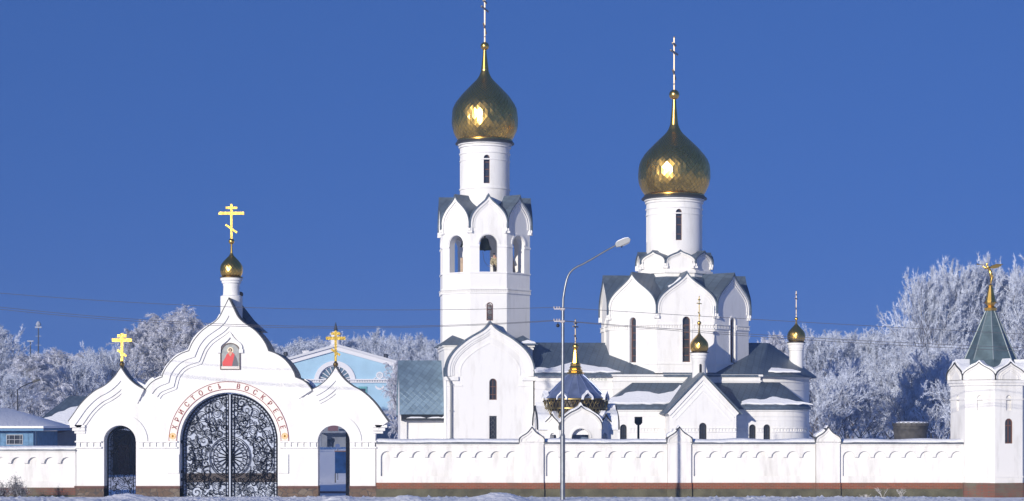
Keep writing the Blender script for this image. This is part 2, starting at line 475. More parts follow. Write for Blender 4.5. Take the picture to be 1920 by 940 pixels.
DOME_P = [(0, .80), (.18, .91), (.4, .985), (.69, 1.0), (1.01, .956), (1.34, .75), (1.66, .455), (1.92, .21), (2.14, .115)]
def tiled_dome(mb, rad, z0, M, n=36, sz=1.0, jit=0.008, rnd=None):
    "onion dome of staggered diamond shingles, each one flat"
    prof = crom(DOME_P, 10)
    L = [0.0]
    for a, b in zip(prof, prof[1:]): L.append(L[-1] + math.hypot((b[0] - a[0]), b[1] - a[1]))
    def at(s):
        for i in range(len(L) - 1):
            if L[i + 1] >= s:
                t = (s - L[i]) / (L[i + 1] - L[i] + 1e-9)
                return (prof[i][0] + (prof[i + 1][0] - prof[i][0]) * t, prof[i][1] + (prof[i + 1][1] - prof[i][1]) * t)
        return prof[-1]
    rings = []; s = 0.0
    while s < L[-1]:
        z, r = at(s); rings.append((z, r)); s += max(0.035, PI * r / n * 1.15)
    rings.append(prof[-1])
    if len(rings) % 2 == 0: rings.append((prof[-1][0] + 0.05, prof[-1][1]))
    rd = random.Random(n * 13 + int(rad * 100))
    vs = []
    for i, (z, r) in enumerate(rings):
        for k in range(n):
            a = 2 * PI * (k + (i % 2) * 0.5) / n
            rr = r * rad * (1 + rd.uniform(-jit, jit)); vs.append((rr * math.cos(a), rr * math.sin(a), z0 + z * rad * sz))
    fs = []
    m = len(rings)
    for i in range(1, m - 1):
        for k in range(n):
            if i % 2: l, r_ = k, (k - 1) % n; mid = (k, (k) % n)
            # diamond: bottom ring i-1, sides ring i, top ring i+1
            if i % 2:
                lft = i * n + (k - 1) % n; rgt = i * n + k
            else:
                lft = i * n + k; rgt = i * n + (k + 1) % n
            if i % 2: bt = (i - 1) * n + k; tp = (i + 1) * n + k
            else: bt = (i - 1) * n + k; tp = (i + 1) * n + k
            if i % 2 == 0: bt = (i - 1) * n + k; tp = (i + 1) * n + k
            fs.append((bt, rgt, tp, lft))
    for k in range(n):       # closing half tiles at the foot
        fs.append((k, (k + 1) % n, n + k))
    # every tile gets a thin seam all round
    vs2 = []; fs2 = []; mi = []
    for f in fs:
        P = [Vector(vs[i]) for i in f]; c = sum(P, Vector()) / len(P); b = len(vs2); k = len(P)
        vs2 += [tuple(p) for p in P] + [tuple(c + (p - c) * .86) for p in P]
        fs2.append([b + k + i for i in range(k)]); mi.append(0)
        for i in range(k): fs2.append([b + i, b + (i + 1) % k, b + k + (i + 1) % k, b + k + i]); mi.append(1)
    mb.add(vs2, fs2, M); mb.mi = mi
    return z0 + rings[-1][0] * rad * sz

def dome(parent, rad, z0, M, ztop_ball, rball, n=36, sz=1.0, mat=None, name='dome', rim=None):
    mb = MB(); zt = tiled_dome(mb, rad, z0, M, n, sz)
    d = mb.build(name, [GOLD, SEAM], parent, smooth=0)
    sp = MB()
    r0 = rad * .115
    sp.lathe([(r0 * 1.02, zt - 0.03 * rad), (r0 * .8, zt + (ztop_ball - zt) * .25), (r0 * .55, zt + (ztop_ball - zt) * .6), (r0 * .42, ztop_ball - rball * .8)], 16, M)
    c = sp.build('dome_neck', GOLD, d)
    b = MB(M); b.sphere((0, 0, ztop_ball), rball, 10); b.build('ball', GOLD, d, smooth=80)
    rm = MB(); rm.lathe([(rad * .80, z0 - rad * .05), (rad * .85, z0 - rad * .05), (rad * .84, z0 + rad * .02), (rad * .8, z0 + rad * .02)], 48, M, cap=False)
    rm.build('dome_rim', GOLD, d)
    return d

def cross(mb, M, H, wd, th=0.06, t=None, ornate=False):
    t = t or th
    mb.box(-th / 2, th / 2, -t / 2, t / 2, 0, H, M)
    mb.box(-wd / 2, wd / 2, -t / 2 - .004, t / 2 + .004, H * .70, H * .70 + th * 1.3, M)
    mb.box(-wd * .23, wd * .23, -t / 2 - .004, t / 2 + .004, H * .86, H * .86 + th * 1.1, M)
    mb.box(-wd * .27, wd * .27, -t / 2 - .004, t / 2 + .004, -th * .45, th * .45, M @ T(0, 0, H * .30) @ RY(35))
    if ornate:
        for x, z in ((wd / 2, H * .70 + th / 2), (-wd / 2, H * .70 + th / 2), (0, H), (0, H * .12), (wd * .23, H * .86), (-wd * .23, H * .86)):
            mb.sphere_at = None
            mb.add(*ball_v(th * .8), M @ T(x, 0, z))
def ball_v(r, n=6):
    vs = []; fs = []
    for i in range(n + 1):
        for k in range(8):
            a = 2 * PI * k / 8; b = PI * i / n
            vs.append((r * math.sin(b) * math.cos(a), r * math.sin(b) * math.sin(a), -r * math.cos(b)))
    for i in range(n):
        for k in range(8):
            fs.append((i * 8 + k, i * 8 + (k + 1) % 8, (i + 1) * 8 + (k + 1) % 8, (i + 1) * 8 + k))
    return vs, fs

def window(parent, M, hw, zb, zt, y=0.0, bars=(0.35, 0.65), vert=False, frame=None, fw=0.05, name='window', rect=False):
    "arched window standing in its opening: frame with its pane as a sub-part; y is the depth of the glass"
    lo = arch(0, hw, zb, zt) if not rect else [(-hw, zb), (hw, zb), (hw, zt), (-hw, zt)]
    li = arch(0, hw - fw, zb + fw, zt - fw) if not rect else [(-hw + fw, zb + fw), (hw - fw, zb + fw), (hw - fw, zt - fw), (-hw + fw, zt - fw)]
    mb = MB(M); mb.shape([lo, li], y - .03, y + .05)
    for q in bars:
        z = zb + (zt - zb) * q; mb.box(-hw + fw, hw - fw, y - .02, y + .03, z - .025, z + .025)
    if vert: mb.box(-.02, .02, y - .019, y + .031, zb + fw, zt - fw)
    w = mb.build(name, frame or BROWN, parent)
    g = MB(M); g.shape([lo], y + .01, y + .02); g.build('pane', GLASS, w)
    return w

def cyl_wall(mb, r, z0, z1, M, wins=(), n=72, th=0.25):
    "round drum wall with arched window openings; wins: (angle, half width, sill, top)"
    tv = []
    step = 2 * PI / n
    cols = [k * step for k in range(n)]
    for (a, hw, zb, zt) in wins:
        da = math.asin(hw / r)
        cols = [c for c in cols if abs((c - a + PI) % (2 * PI) - PI) > da + step * .15]
        cols += [a + da * math.sin(PI / 2 * (q / 5)) for q in range(-5, 6)]
    cols = sorted(c % (2 * PI) for c in cols)
    m = len(cols)
    def P(a, rr, z): return (rr * math.cos(a), rr * math.sin(a), z)
    for i in range(m):
        a = cols[i]; b = cols[(i + 1) % m]
        hit = None
        for (aw, hw, zb, zt) in wins:
            mid = a + ((b - a) % (2 * PI)) / 2
            if abs((mid - aw + PI) % (2 * PI) - PI) < math.asin(hw / r): hit = (aw, hw, zb, zt)
        if not hit:
            mb.add([P(a, r, z0), P(b, r, z0), P(b, r, z1), P(a, r, z1)], [(0, 1, 2, 3)], M)
        else:
            aw, hw, zb, zt = hit
            def top(c):
                x = r * math.sin((c - aw + PI) % (2 * PI) - PI); return zt - hw + math.sqrt(max(0, hw * hw - x * x))
            ta, tb = top(a), top(b)
            mb.add([P(a, r, z0), P(b, r, z0), P(b, r, zb), P(a, r, zb)], [(0, 1, 2, 3)], M)
            mb.add([P(a, r, ta), P(b, r, tb), P(b, r, z1), P(a, r, z1)], [(0, 1, 2, 3)], M)
            ri = r - th
            mb.add([P(a, r, ta), P(b, r, tb), P(b, ri, tb), P(a, ri, ta)], [(3, 2, 1, 0)], M)
            mb.add([P(a, r, zb), P(b, r, zb), P(b, ri, zb), P(a, ri, zb)], [(0, 1, 2, 3)], M)
    for (aw, hw, zb, zt) in wins:
        da = math.asin(hw / r); ri = r - th
        for s in (-1, 1):
            a = aw + s * da
            mb.add([P(a, r, zb), P(a, ri, zb), P(a, ri, zt - hw), P(a, r, zt - hw)], [(0, 1, 2, 3)], M)

def belt(mb, M, w, z0, z1, proud, n, gap=.45):
    "two string mouldings with a row of dentils between, on a flat face whose surface is y=0"
    h = z1 - z0
    mb.box(-w / 2, w / 2, -proud, 0.01, z0, z0 + h * .22, M)
    mb.box(-w / 2, w / 2, -proud * 1.3, 0.01, z1 - h * .2, z1, M)
    s = w / n
    for i in range(n):
        x = -w / 2 + s * (i + .5)
        mb.box(x - s * gap / 2, x + s * gap / 2, -proud * .8, 0.01, z0 + h * .22, z1 - h * .2, M)

# ------------------------------------------------------------------ the church compound (its axis turned 5.5 degrees)
TH = 5.5
OX, OY = WX(909, 35), 35.0
MC = T(OX, OY) @ RZ(TH)
CT, ST = math.cos(R(TH)), math.sin(R(TH))
def lx(px, yl):
    k = (px - 960) / FPX
    return (k * (135 + yl * CT) - OX + yl * ST) / (CT - k * ST)
def lz(py, x, yl):
    return EYE + (HOR - py) * (135 + x * ST + yl * CT) / FPX

def octo(parent, M, a, z0, zs, hk, holes=None, th=.45, belt_z=None, roof_to=0.6, mould=0.16, wall_name='wall', knee=(.55, .66), roof=None, snow=None, holes_kind=None, lines=(), belt_gap=0):
    """eight walls each ending in a keel arch, with a keel-shaped roof behind each
    a apothem, z0 foot, zs spring of the arches, hk their height; roofs run in to roof_to * a from the face"""
    w = 2 * a * math.tan(PI / 8)
    wall = MB(); og = ogee(w / 2, hk, zs, n=9, knee=knee)
    faces = [M @ RZ(45 * k) @ T(0, -a) for k in range(8)]
    for k, F in enumerate(faces):
        loops = [[(-w / 2, z0)] + og[:1] + og[1:-1] + og[-1:] + [(w / 2, z0)]]
        if holes and (holes_kind is None or k in holes_kind): loops += [arch(*h) for h in holes]
        wall.shape(loops, 0, th, F)
    wo_ = wall.build(wall_name, PLASTER, parent)
    for k, F in enumerate(faces):
        mm = MB(F)
        keel_band(mm, og, 0, mould, -.09, .01)
        keel_band(mm, og, mould * 1.5, mould * 1.9, -.04, .012)
        # console blocks at the springing
        for s in (-1, 1):
            mm.box(s * w / 2 - .13, s * w / 2 + .13, -.12, .05, zs - .16, zs + .02)
            mm.box(s * w / 2 - .2, s * w / 2 + .2, -.07, .05, zs - .3, zs - .16)
        mm.build('keel_arch_moulding', PLASTER, parent)
        rf = MB(F)
        rf.sweep([(x, z) for x, z in og], -.17, a * roof_to, .07, side=1)
        rf.build('keel_roof', roof or ROOF_D, parent, smooth=50)
    if belt_z:
        for bz0, bz1 in belt_z:
            for F in faces:
                if belt_gap:
                    for s_ in (-1, 1):
                        b = MB(); belt(b, F @ T(s_ * (w * .255 + belt_gap / 2), 0), w * .51 - belt_gap, bz0, bz1, .07, 9); b.build('dentil_belt', PLASTER, parent)
                else: b = MB(); belt(b, F, w * 1.02, bz0, bz1, .07, 22); b.build('dentil_belt', PLASTER, parent)
    if lines:
        b = MB()
        for z in lines:
            for F in faces: b.box(-w * .512, w * .512, -.05, .01, z - .05, z + .04, F)
        b.build('string_course', PLASTER, parent)
    return wo_, faces, w

# ---- bell tower
bt = thing('bell_tower', 'tall white octagonal bell tower with open arches under the taller big gilded dome', 'bell tower', (OX, OY, 0), TH)
A = 2.75
zf = lambda py: lz(py, 0, -A)
zc = lambda py: lz(py, 0, 0)
octo(bt, MC, A, zf(645), zf(428), zf(367) - zf(428), holes=[(0, .56, zf(510), zf(440))], th=.5, belt_z=[(zf(550), zf(541))], roof_to=.55, mould=.15, lines=(zf(511),))
# impost bands and archivolts round the bell openings
w8 = 2 * A * math.tan(PI / 8)
for k in range(8):
    mb = MB()
    F = MC @ RZ(45 * k) @ T(0, -A)
    zi = zf(462)
    for xa_, xb_ in ((-w8 / 2 - .03, -.56), (.56, w8 / 2 + .03)):
        im = MB(); im.box(xa_, xb_, -.05, .03, zi - .05, zi + .05, F); im.build('impost_band', PLASTER, bt)
    zs = zf(440) - .56
    mb.shape([arc(0, zs, .72, 0, 180) + arc(0, zs, .6, 180, 0)], -.045, .01, F)
    mb.build('arch_surround', PLASTER, bt)
    mb = MB(); mb.box(-.7, .7, -.07, .02, zf(512), zf(510), F); mb.build('sill', PLASTER, bt)
# narrow windows of the shaft
F = MC @ T(0, -A)
wl = MB(F); wl.shape([arc(0, zf(575), .24, 0, 180) + arc(0, zf(575), .2, 180, 0)], -.03, .012); wl.build('window_hood', PLASTER, bt)
x0 = lx(918, -A)
Fw = MC @ T(x0, -A - .01)
window(bt, Fw, .19, zf(601), zf(567), 0.0, bars=(.3, .6, .8))
# bell chamber floor and ceiling, roof core
mb = MB(MC)
mb.prism([(2.6 * math.cos(R(22.5 + 45 * k)), 2.6 * math.sin(R(22.5 + 45 * k))) for k in range(8)], zf(514) - .75, zf(514) - .5)
mb.build('chamber_floor', PLASTER, bt)
mb = MB(MC)
mb.prism([(2.6 * math.cos(R(22.5 + 45 * k)), 2.6 * math.sin(R(22.5 + 45 * k))) for k in range(8)], zf(432), zf(432) + .15)
mb.build('chamber_ceiling', PLASTER, bt)
# drum
zd0, zd1 = zf(425), zc(266)
rd_ = 1.57
mb = MB()
wins = [(R(-90 + 90 * q), .2, zc(349), zc(296)) for q in range(4)]
cyl_wall(mb, rd_, zd0, zd1 - .2, MC, wins)
mb.lathe([(rd_ - .4, zd0), (rd_ - .4, zd1)], 32, MC)
mb.build('drum', PLASTER, bt, merge=True)
for z, p, h in ((zc(305), .035, .06), (zc(300) + .28, .05, .07), (zc(279), .09, .08), (zc(274), .14, .1), (zc(358), .05, .08)):
    mb = MB(); mb.lathe([(rd_ - .02, z), (rd_ + p, z), (rd_ + p, z + h), (rd_ - .02, z + h + .03)], 64, MC, cap=False)
    mb.build('drum_moulding', PLASTER, bt)
mb = MB(); mb.lathe([(rd_, zc(272)), (1.86, zc(271.5)), (1.87, zc(270)), (1.72, zc(264.5)), (1.5, zc(263.8))], 64, MC); mb.build('dome_eave', EDGE, bt)
for q in range(4):
    window(bt, MC @ RZ(90 * q) @ T(0, -rd_ + .2), .2, zc(349), zc(296), 0, bars=(.4,) if q else (.25, .5, .75))
d = dome(bt, 2.09, zc(265), MC, zc(87), .27, n=40, sz=.995)
mb = MB(); cross(mb, MC @ T(0, 0, zc(80)) @ RZ(72), zc(-8) - zc(80), 1.75, .075, ornate=True)
mb.build('cross', SILVER, d)

# square foot of the tower with corner broaches
zb = zf(647)
mb = MB(MC)
mb.box(-A, A, -A, A, 0, zb - .12)
mb.build('tower_base', PLASTER, bt)
mb = MB(MC)
mb.box(-A - .12, A + .12, -A - .12, A + .12, zb - .12, zb)
mb.box(-A - .06, A + .06, -A - .06, A + .06, zb - .3, zb - .18)
mb.build('cornice', PLASTER, bt)
for sx in (-1, 1):
    for sy in (-1, 1):
        e = A + .3; c = w8 / 2
        ap = (sx * (A * .80), sy * (A * .80), zb + .62)
        vs = [(sx * e, sy * e, zb + .02), (sx * (c - .35), sy * e, zb + .02), (sx * (c - .35), sy * (A - .2), zb + .06), (sx * (A - .2), sy * (c - .35), zb + .06), (sx * e, sy * (c - .35), zb + .02), ap]
        r = MB(MC); r.add(vs, [(0, 1, 5), (1, 2, 5), (2, 3, 5), (3, 4, 5), (4, 0, 5), (4, 3, 2, 1, 0)]); 
        r.box(min(sx * e, sx * (c - .35)), max(sx * e, sx * (c - .35)), min(sy * e, sy * (c - .35)), max(sy * e, sy * (c - .35)), zb, zb + .05)
        r.build('broach_roof', ROOF_D, bt, smooth=0)
sn = MB(MC @ T(A * .93, -A - .18, zb + .12) @ RX(-48)); sn.shape([[( -.55, 0), (.35, 0), (.3, .12), (-.1, .3), (-.45, .16)]], 0, .08, bevel=.03, flat=False); sn.build('roof_snow', SNOW, bt)

# front porch with its keel gable
PY = -3.95
Fp = MC @ T(0, PY)
zs, zp = lz(706, 0, PY), lz(606, 0, PY)
hwp = 2.66
og = ogee(hwp, zp - zs, zs, n=12, knee=(.50, .70))
wz0, wz1 = lz(750, 0, PY), lz(710, 0, PY)
xw = lx(924.5, PY)
gz0, gz1 = lz(823, 0, PY), lz(780, 0, PY)
mb = MB()
mb.shape([[(-hwp, -.3)] + og + [(hwp, -.3)], arch(xw, .23, wz0, wz1), [(xw - .23, gz0), (xw + .23, gz0), (xw + .23, gz1), (xw - .23, gz1)]], 0, .35, Fp)
mb.box(-hwp, hwp, .35, 1.3, -.3, zs, Fp)
mb.shape([og + [(hwp, zs - .3), (-hwp, zs - .3)]], .35, 1.4, Fp)
mb.build('porch_wall', PLASTER, bt)
mb = MB(Fp)
keel_band(mb, og, 0, .20, -.14, .01); keel_band(mb, og, .20, .34, -.09, .012); keel_band(mb, og, .34, .44, -.05, .014)
keel_band(mb, og, .80, .87, -.03, .012)
for s in (-1, 1):
    mb.box(s * (hwp - .28) - .42, s * (hwp - .28) + .38 if s > 0 else s * (hwp - .28) + .42, -.14, .02, zs - .26, zs - .02)
    mb.box(s * (hwp - .45) - .5, s * (hwp - .45) + .45 if s > 0 else s * (hwp - .45) + .5, -.05, .02, zs - .62, zs - .55)
mb.build('gable_moulding', PLASTER, bt)
mb = MB(Fp); mb.sweep(og, -.22, 1.9, .09); mb.build('porch_roof', ROOF_D, bt, smooth=50)
window(bt, Fp @ T(xw, 0), .23, wz0, wz1, .14, bars=(.25, .62), vert=True)
mb = MB(Fp @ T(xw, 0))
mb.box(-.23, .23, .16, .18, gz0, gz1)
w_ = mb.build('grille_window', GLASS, bt)
mb = MB(Fp @ T(xw, .1))
for i in range(5):
    zc_ = gz0 + (gz1 - gz0) * (i + .5) / 5; hh = (gz1 - gz0) / 10
    mb.tube([(-.2, 0, zc_), (0, 0, zc_ + hh), (.2, 0, zc_), (0, 0, zc_ - hh), (-.2, 0, zc_)], .012, 4)
    mb.tube([(.11 * math.cos(a), 0, zc_ + .11 * math.sin(a)) for a in [2 * PI * q / 10 for q in range(11)]], .01, 4)
mb.tube([(-.21, 0, gz0), (-.21, 0, gz1)], .02, 4); mb.tube([(.21, 0, gz0), (.21, 0, gz1)], .02, 4); mb.tube([(-.21, 0, gz1 - .02), (.21, 0, gz1 - .02)], .02, 4)
mb.build('grille', STEEL, w_)
dp = MB(MC)
xd = lx(846, PY)
dp.tube([(xd - .35, PY - .05, lz(702, 0, PY)), (xd - .12, PY - .12, lz(712, 0, PY)), (xd, PY - .1, lz(722, 0, PY)), (xd, PY - .1, 0)], .07, 8)
for z in (2.5, 4.2, 5.8): dp.box(xd - .1, xd + .1, PY - .17, PY, z, z + .06)
dp.build('downpipe', GUTTER, bt)

# low western annexe with its bulging shingled roof
xa0, xa1 = lx(752, -2.2), -A + .05
yh = 2.35
zr, ze = lz(680, -4, 0), lz(778, -4, -yh)
half = bez((0, 1), (.22, .80), (.62, .72), (.82, .42), 8) + bez((.82, .42), (.90, .28), (.95, .12), (1, 0), 6) + [(1, 0)]
prof = [(-x * yh, ze + (zr - ze) * z) for x, z in reversed(half)] + [(x * yh, ze + (zr - ze) * z) for x, z in half[1:]]
Fa = MC @ RZ(90)            # sweep profile lies along local y here
mb = MB(); mb.sweep([(p, z) for p, z in prof], -xa1, -xa0 + .1, .09, M=MC @ RZ(90) @ Matrix.Identity(4)); mb.build('annexe_roof', ROOF, bt, smooth=60)
mb = MB(MC)
mb.box(xa0 + .12, xa1, -yh + .3, yh - .3, 0, ze + .02)
mb.shape([[(-yh + .2, 0)] + [(-abs(p) * .96 if p < 0 else abs(p) * .96, z - .05) for p, z in prof] + [(yh - .2, 0)]], -xa0 - .35, -xa0, RZ(90))
mb.box(xa0 - .05, xa0 + .35, -yh + .12, -yh + .5, 0, ze - .1)
mb.build('annexe_wall', PLASTER, bt)
mb = MB(MC); mb.add([(xa0, -yh - .28, ze - .28), (xa1, -yh - .28, ze - .28), (xa1, -yh + .08, ze + .05), (xa0, -yh + .08, ze + .05), (xa0, -yh - .28, ze - .36), (xa1, -yh - .28, ze - .36), (xa1, -yh + .3, ze - .36), (xa0, -yh + .3, ze - .36)],
    [(0, 1, 2, 3), (4, 5, 1, 0), (5, 4, 7, 6), (5, 6, 2, 1), (4, 0, 3, 7)])
mb.build('eave', EDGE, bt, smooth=0)
sn = MB(MC @ T(xa0 + .4, -yh - .2, ze - .2) @ RX(-52))
sn.shape([[(0, 0), (1.0, .02), (.8, .09), (.2, .1)]], -.02, .05, bevel=.02)
sn.shape([[(1.3, 0), (2.1, .02), (1.9, .10), (1.5, .08)]], -.02, .05, bevel=.02)
sn.shape([[(2.1, .0), (3.0, .0), (3.0, .42), (2.7, .3), (2.3, .25)]], -.02, .06, bevel=.02)
sn.build('roof_snow', SNOW, bt)

# ---- the main church
CX = 12.13
MM = MC @ T(CX, 0)
ch = thing('church', 'white church with a broad octagon of keel arches under the wider big gilded dome', 'church', tuple((MM @ Vector((0, 0, 0)))), TH)
A2 = 4.44
zo = lambda py: lz(py, CX, -A2)
zk = lambda py: lz(py, CX, 0)
_, faces2, wv = octo(ch, MM, A2, zo(700), zo(588), zo(512) - zo(588), holes=[(0, .24, zo(679), zo(594))], th=.5, belt_z=[(zo(617), zo(608))], roof_to=.52, mould=.15, lines=(zo(682),), belt_gap=.37, roof=ROOF_D, knee=(.58, .62))
# rake the windows: frames stand in every face
for k in range(8):
    window(ch, faces2[k], .24, zo(679), zo(594), .22, bars=(.15, .32, .5, .66, .82))
for F in faces2:
    mb = MB()
    mb.shape([arc(0, zo(594) - .24, .36, 0, 180) + arc(0, zo(594) - .24, .26, 180, 0)], -.04, .01, F)
    mb.box(-.36, -.26, -.04, .01, zo(679), zo(594) - .24, F); mb.box(.26, .36, -.04, .01, zo(679), zo(594) - .24, F)
    mb.build('window_surround', PLASTER, ch)
# snow caught along one keel roof
og = ogee(wv / 2, zo(512) - zo(588), zo(588), n=9, knee=(.58, .62))
sn = MB(faces2[0]); sn.sweep(offset(og[9:16], .06), -.05, .25, .09, wob=1.0, seed=3); sn.build('roof_snow', SNOW, ch, smooth=60)
mb = MB(MM @ RZ(22.5)); mb.lathe([(A2 * .92, zo(560)), (2.6, zo(516)), (2.0, zo(510))], 8); mb.build('inner_roof', ROOF_D, ch, smooth=0)
# second, small tier
A3 = 2.2
zt = lambda py: lz(py, CX, -A3)
octo(ch, MM, A3, zt(530), zt(494), zt(471) - zt(494), th=.3, roof_to=.5, mould=.1, wall_name='upper_tier_wall', roof=ROOF_D, knee=(.6, .66))
mb = MB(); 
for k in range(8): mb.box(-A3 * .43, A3 * .43, -.12, .02, zt(512), zt(507), MM @ RZ(45 * k) @ T(0, -A3))
mb.build('upper_tier_cornice', PLASTER, ch)
rd2 = 1.78
mb = MB(); wins = [(R(-90 + 90 * q), .2, zk(455), zk(397)) for q in range(4)]
cyl_wall(mb, rd2, zk(512), zk(370), MM, wins)
mb.lathe([(rd2 - .4, zk(512)), (rd2 - .4, zk(368))], 32, MM)
mb.build('drum', PLASTER, ch, merge=True)
for z, p, h in ((zk(406), .035, .06), (zk(402) + .25, .05, .07), (zk(383), .08, .08), (zk(378), .13, .1)):
    mb = MB(); mb.lathe([(rd2 - .02, z), (rd2 + p, z), (rd2 + p, z + h), (rd2 - .02, z + h + .03)], 64, MM, cap=False)
    mb.build('drum_moulding', PLASTER, ch)
mb = MB(); mb.lathe([(rd2, zk(376)), (2.08, zk(375)), (2.09, zk(373)), (1.9, zk(367.5)), (1.7, zk(366.5))], 64, MM); mb.build('dome_eave', EDGE, ch)
for q in range(4): window(ch, MM @ RZ(90 * q) @ T(0, -rd2 + .17), .2, zk(455), zk(397), 0, bars=(.2, .5, .75))
d = dome(ch, 2.29, zk(368), MM, zk(178), .33, n=42, sz=.93)
mb = MB(); cross(mb, MM @ T(0, 0, zk(170)) @ RZ(66), zk(70) - zk(170), 1.7, .08, ornate=True)
mb.build('cross', SILVER, d)
# body: square core, west arm, east arm with its apse, all with a frieze
zE = lz(703, CX, -4.6)
mb = MB(MM)
mb.box(-4.6, 4.6, -4.6, 4.6, 0, zE)
mb.box(-CX + A, -4.6, -4.35, 4.35, 0, zE - .06)
def apse_pts(cx, r, y0=0.0, n=14):
    return [(cx + r * math.sin(PI * i / n), y0 - r * math.cos(PI * i / n)) for i in range(n + 1)]
xr = lx(1514, 0) - CX
ap = [(4.4, -4.35)] + apse_pts(xr - 4.3, 4.3) + [(4.4, 4.35)]
mb.prism(ap, 0, zE - .06)
mb.build('wall', PLASTER, ch)
mb = MB(MM)
for z, p, h in ((zE - .1, .14, .12), (zE - .42, .06, .08), (zE - .9, .04, .06)):
    mb.box(-4.6 - p, 4.6 + p, -4.6 - p, 4.6 + p, z, z + h)
    mb.prism([(4.4, -4.35 - p)] + apse_pts(xr - 4.3, 4.3 + p) + [(4.4, 4.35 + p)], z - .02, z + h - .02)
    mb.box(-CX + A, -4.6, -4.35 - p, 4.35 + p, z - .021, z + h - .021)
mb.build('cornice', PLASTER, ch)
# painted frieze ornament of the nave, worn pale green
mb = MB(MM)
rnd = random.Random(4)
xf = lx(1072, -4.35) - CX
for i in range(15):
    x = xf + i * .21
    if x > -4.9: break
    zz = lz(712, CX - 6, -4.35)
    mb.tube([(x + .07 * math.cos(a), -4.37, zz + .07 * math.sin(a)) for a in [rnd.uniform(0, 2) + 2 * PI * q / 8 * .8 for q in range(9)]], .012, 4)
mb.build('frieze_ornament', simple('pale_green_paint', (.42, .5, .44), .8), ch)

zR, yR = lz(643, 8, 0), 0
mb = MB(MM)
e = 4.75; ex0 = -CX + A - .1; zee = zE - .02
mb.add([(ex0, -e, zee), (-2, -e, zee), (-2, 0, zR), (ex0, 0, zR), (ex0, e, zee), (-2, e, zee)], [(0, 1, 2, 3), (3, 2, 5, 4)])
mb.add([(ex0, -e, zee - .1), (-4.7, -e, zee - .1), (-4.7, -e, zee), (ex0, -e, zee)], [(0, 1, 2, 3)])
nr = mb.build('nave_roof', ROOF_D, ch, smooth=0)
mb = MB(MM)
zR2 = lz(643, 17, 0)
ridge_x = lx(1443, 0) - CX
ea = [(-1.5, -4.75)] + apse_pts(xr - 4.3, 4.75) + [(-1.5, 4.75)]
vs = [(x, y, zE) for x, y in ea] + [(x, y, zE - .12) for x, y in ea] + [(-1.5, 0, zR2), (ridge_x - .2, 0, zR2), (ridge_x, 0, zR2 - .02)]
n_ = len(ea); r0, r1, r2 = 2 * n_, 2 * n_ + 1, 2 * n_ + 2
fs = [(0, 1, r1, r0), (n_ - 2, n_ - 1, r0, r1)] + [(i, i + 1, r2) for i in range(1, n_ - 2)] + [(1, r2, r1), (n_ - 2, r1, r2)] + [(n_ + i, n_ + i + 1, i + 1, i) for i in range(n_ - 1)]
mb.add(vs, fs)
mb.build('apse_roof', ROOF_D, ch, smooth=30)
# snow on nave roof and apse roof: sheets lying on the slopes
def slope_snow(parent, M, p0, p1, up, pts, th=.09, name='roof_snow'):
    """pts in (along, up the slope) metres from p0; p0-p1 the eave line, up a point higher on the slope"""
    p0 = Vector(p0); ux = (Vector(p1) - p0).normalized(); v = Vector(up) - p0; v = v - ux * v.dot(ux); uy = v.normalized(); nz = ux.cross(uy).normalized()
    Mx = Matrix(((ux.x, -nz.x, uy.x, p0.x), (ux.y, -nz.y, uy.y, p0.y), (ux.z, -nz.z, uy.z, p0.z), (0, 0, 0, 1)))
    fine = []
    m = len(pts)
    for i in range(m):
        a, b = pts[i], pts[(i + 1) % m]
        k = max(2, int(math.dist(a, b) / .22))
        for q in range(k):
            t = q / k
            x, z = a[0] + (b[0] - a[0]) * t, a[1] + (b[1] - a[1]) * t
            am = .09 if z > .15 else .025
            fine.append((x + am * noise.noise((x * 3, z * 3, 1)), max(.03, z + am * 1.6 * noise.noise((x * 2.3, z * 3, 7)))))
    s = MB(M @ Mx); s.shape([fine], -th, .02, bevel=min(.035, th * .4)); return s.build(name, SNOW, parent, smooth=70)
slope_snow(ch, MM, (ex0, -e, zee), (-2, -e, zee), (ex0, 0, zR), [(.1, .35), (2.2, .35), (3.4, .35), (5.2, .45), (4.6, .95), (3.4, 1.35), (2.5, 1.75), (2.0, 1.5), (1.0, .75), (.1, 1.0)])
slope_snow(ch, MM, (-1.5, -4.75, zE), (3, -4.75, zE), (0, 0, zR2), [(6.7, .45), (8.6, .4), (8.2, .7), (7.4, .85), (6.9, .9)])

# small cupola on the apse roof
def cupola(parent, M, rad_d, zbase, ztop, rdome, zball, rball, ztopc, wcross, win=True, crossm=None, rot=70, name='cupola', sz=1.0, n=22, cth=.04):
    mb = MB(); mb.lathe([(rad_d * 1.18, zbase), (rad_d, zbase + .25), (rad_d, ztop - .55), (rad_d * 1.08, ztop - .5), (rad_d * 1.08, ztop - .4), (rad_d * 1.16, ztop - .38), (rad_d * 1.16, ztop - .2), (rad_d * 1.28, ztop - .17), (rad_d * 1.28, ztop - .05)], 32, M)
    b = mb.build(name, PLASTER, parent)
    mb = MB(); mb.lathe([(rad_d * 1.2, ztop - .05), (rad_d * 1.36, ztop - .04), (rad_d * 1.34, ztop), (rad_d, ztop + .03)], 32, M); mb.build('cupola_eave', EDGE, b)
    d = MB(); zt_ = tiled_dome(d, rdome, ztop, M, n, sz); r0 = rdome * .115
    d.lathe([(r0 * 1.02, zt_ - .02), (r0 * .7, zt_ + (zball - zt_) * .6), (r0 * .55, zball)], 10, M); d.mi += [0] * (len(d.f) - len(d.mi))
    db = d.build('cupola_dome', [GOLD, SEAM], b, smooth=0)
    s = MB(M); s.sphere((0, 0, zball), rball, 8); s.build('cupola_ball', GOLD, b, smooth=80)
    c = MB(); cross(c, M @ T(0, 0, zball + rball * .8) @ RZ(rot), ztopc - zball - rball * .8, wcross, cth, ornate=True); c.build('cupola_cross', crossm or SILVER, b)
    return b
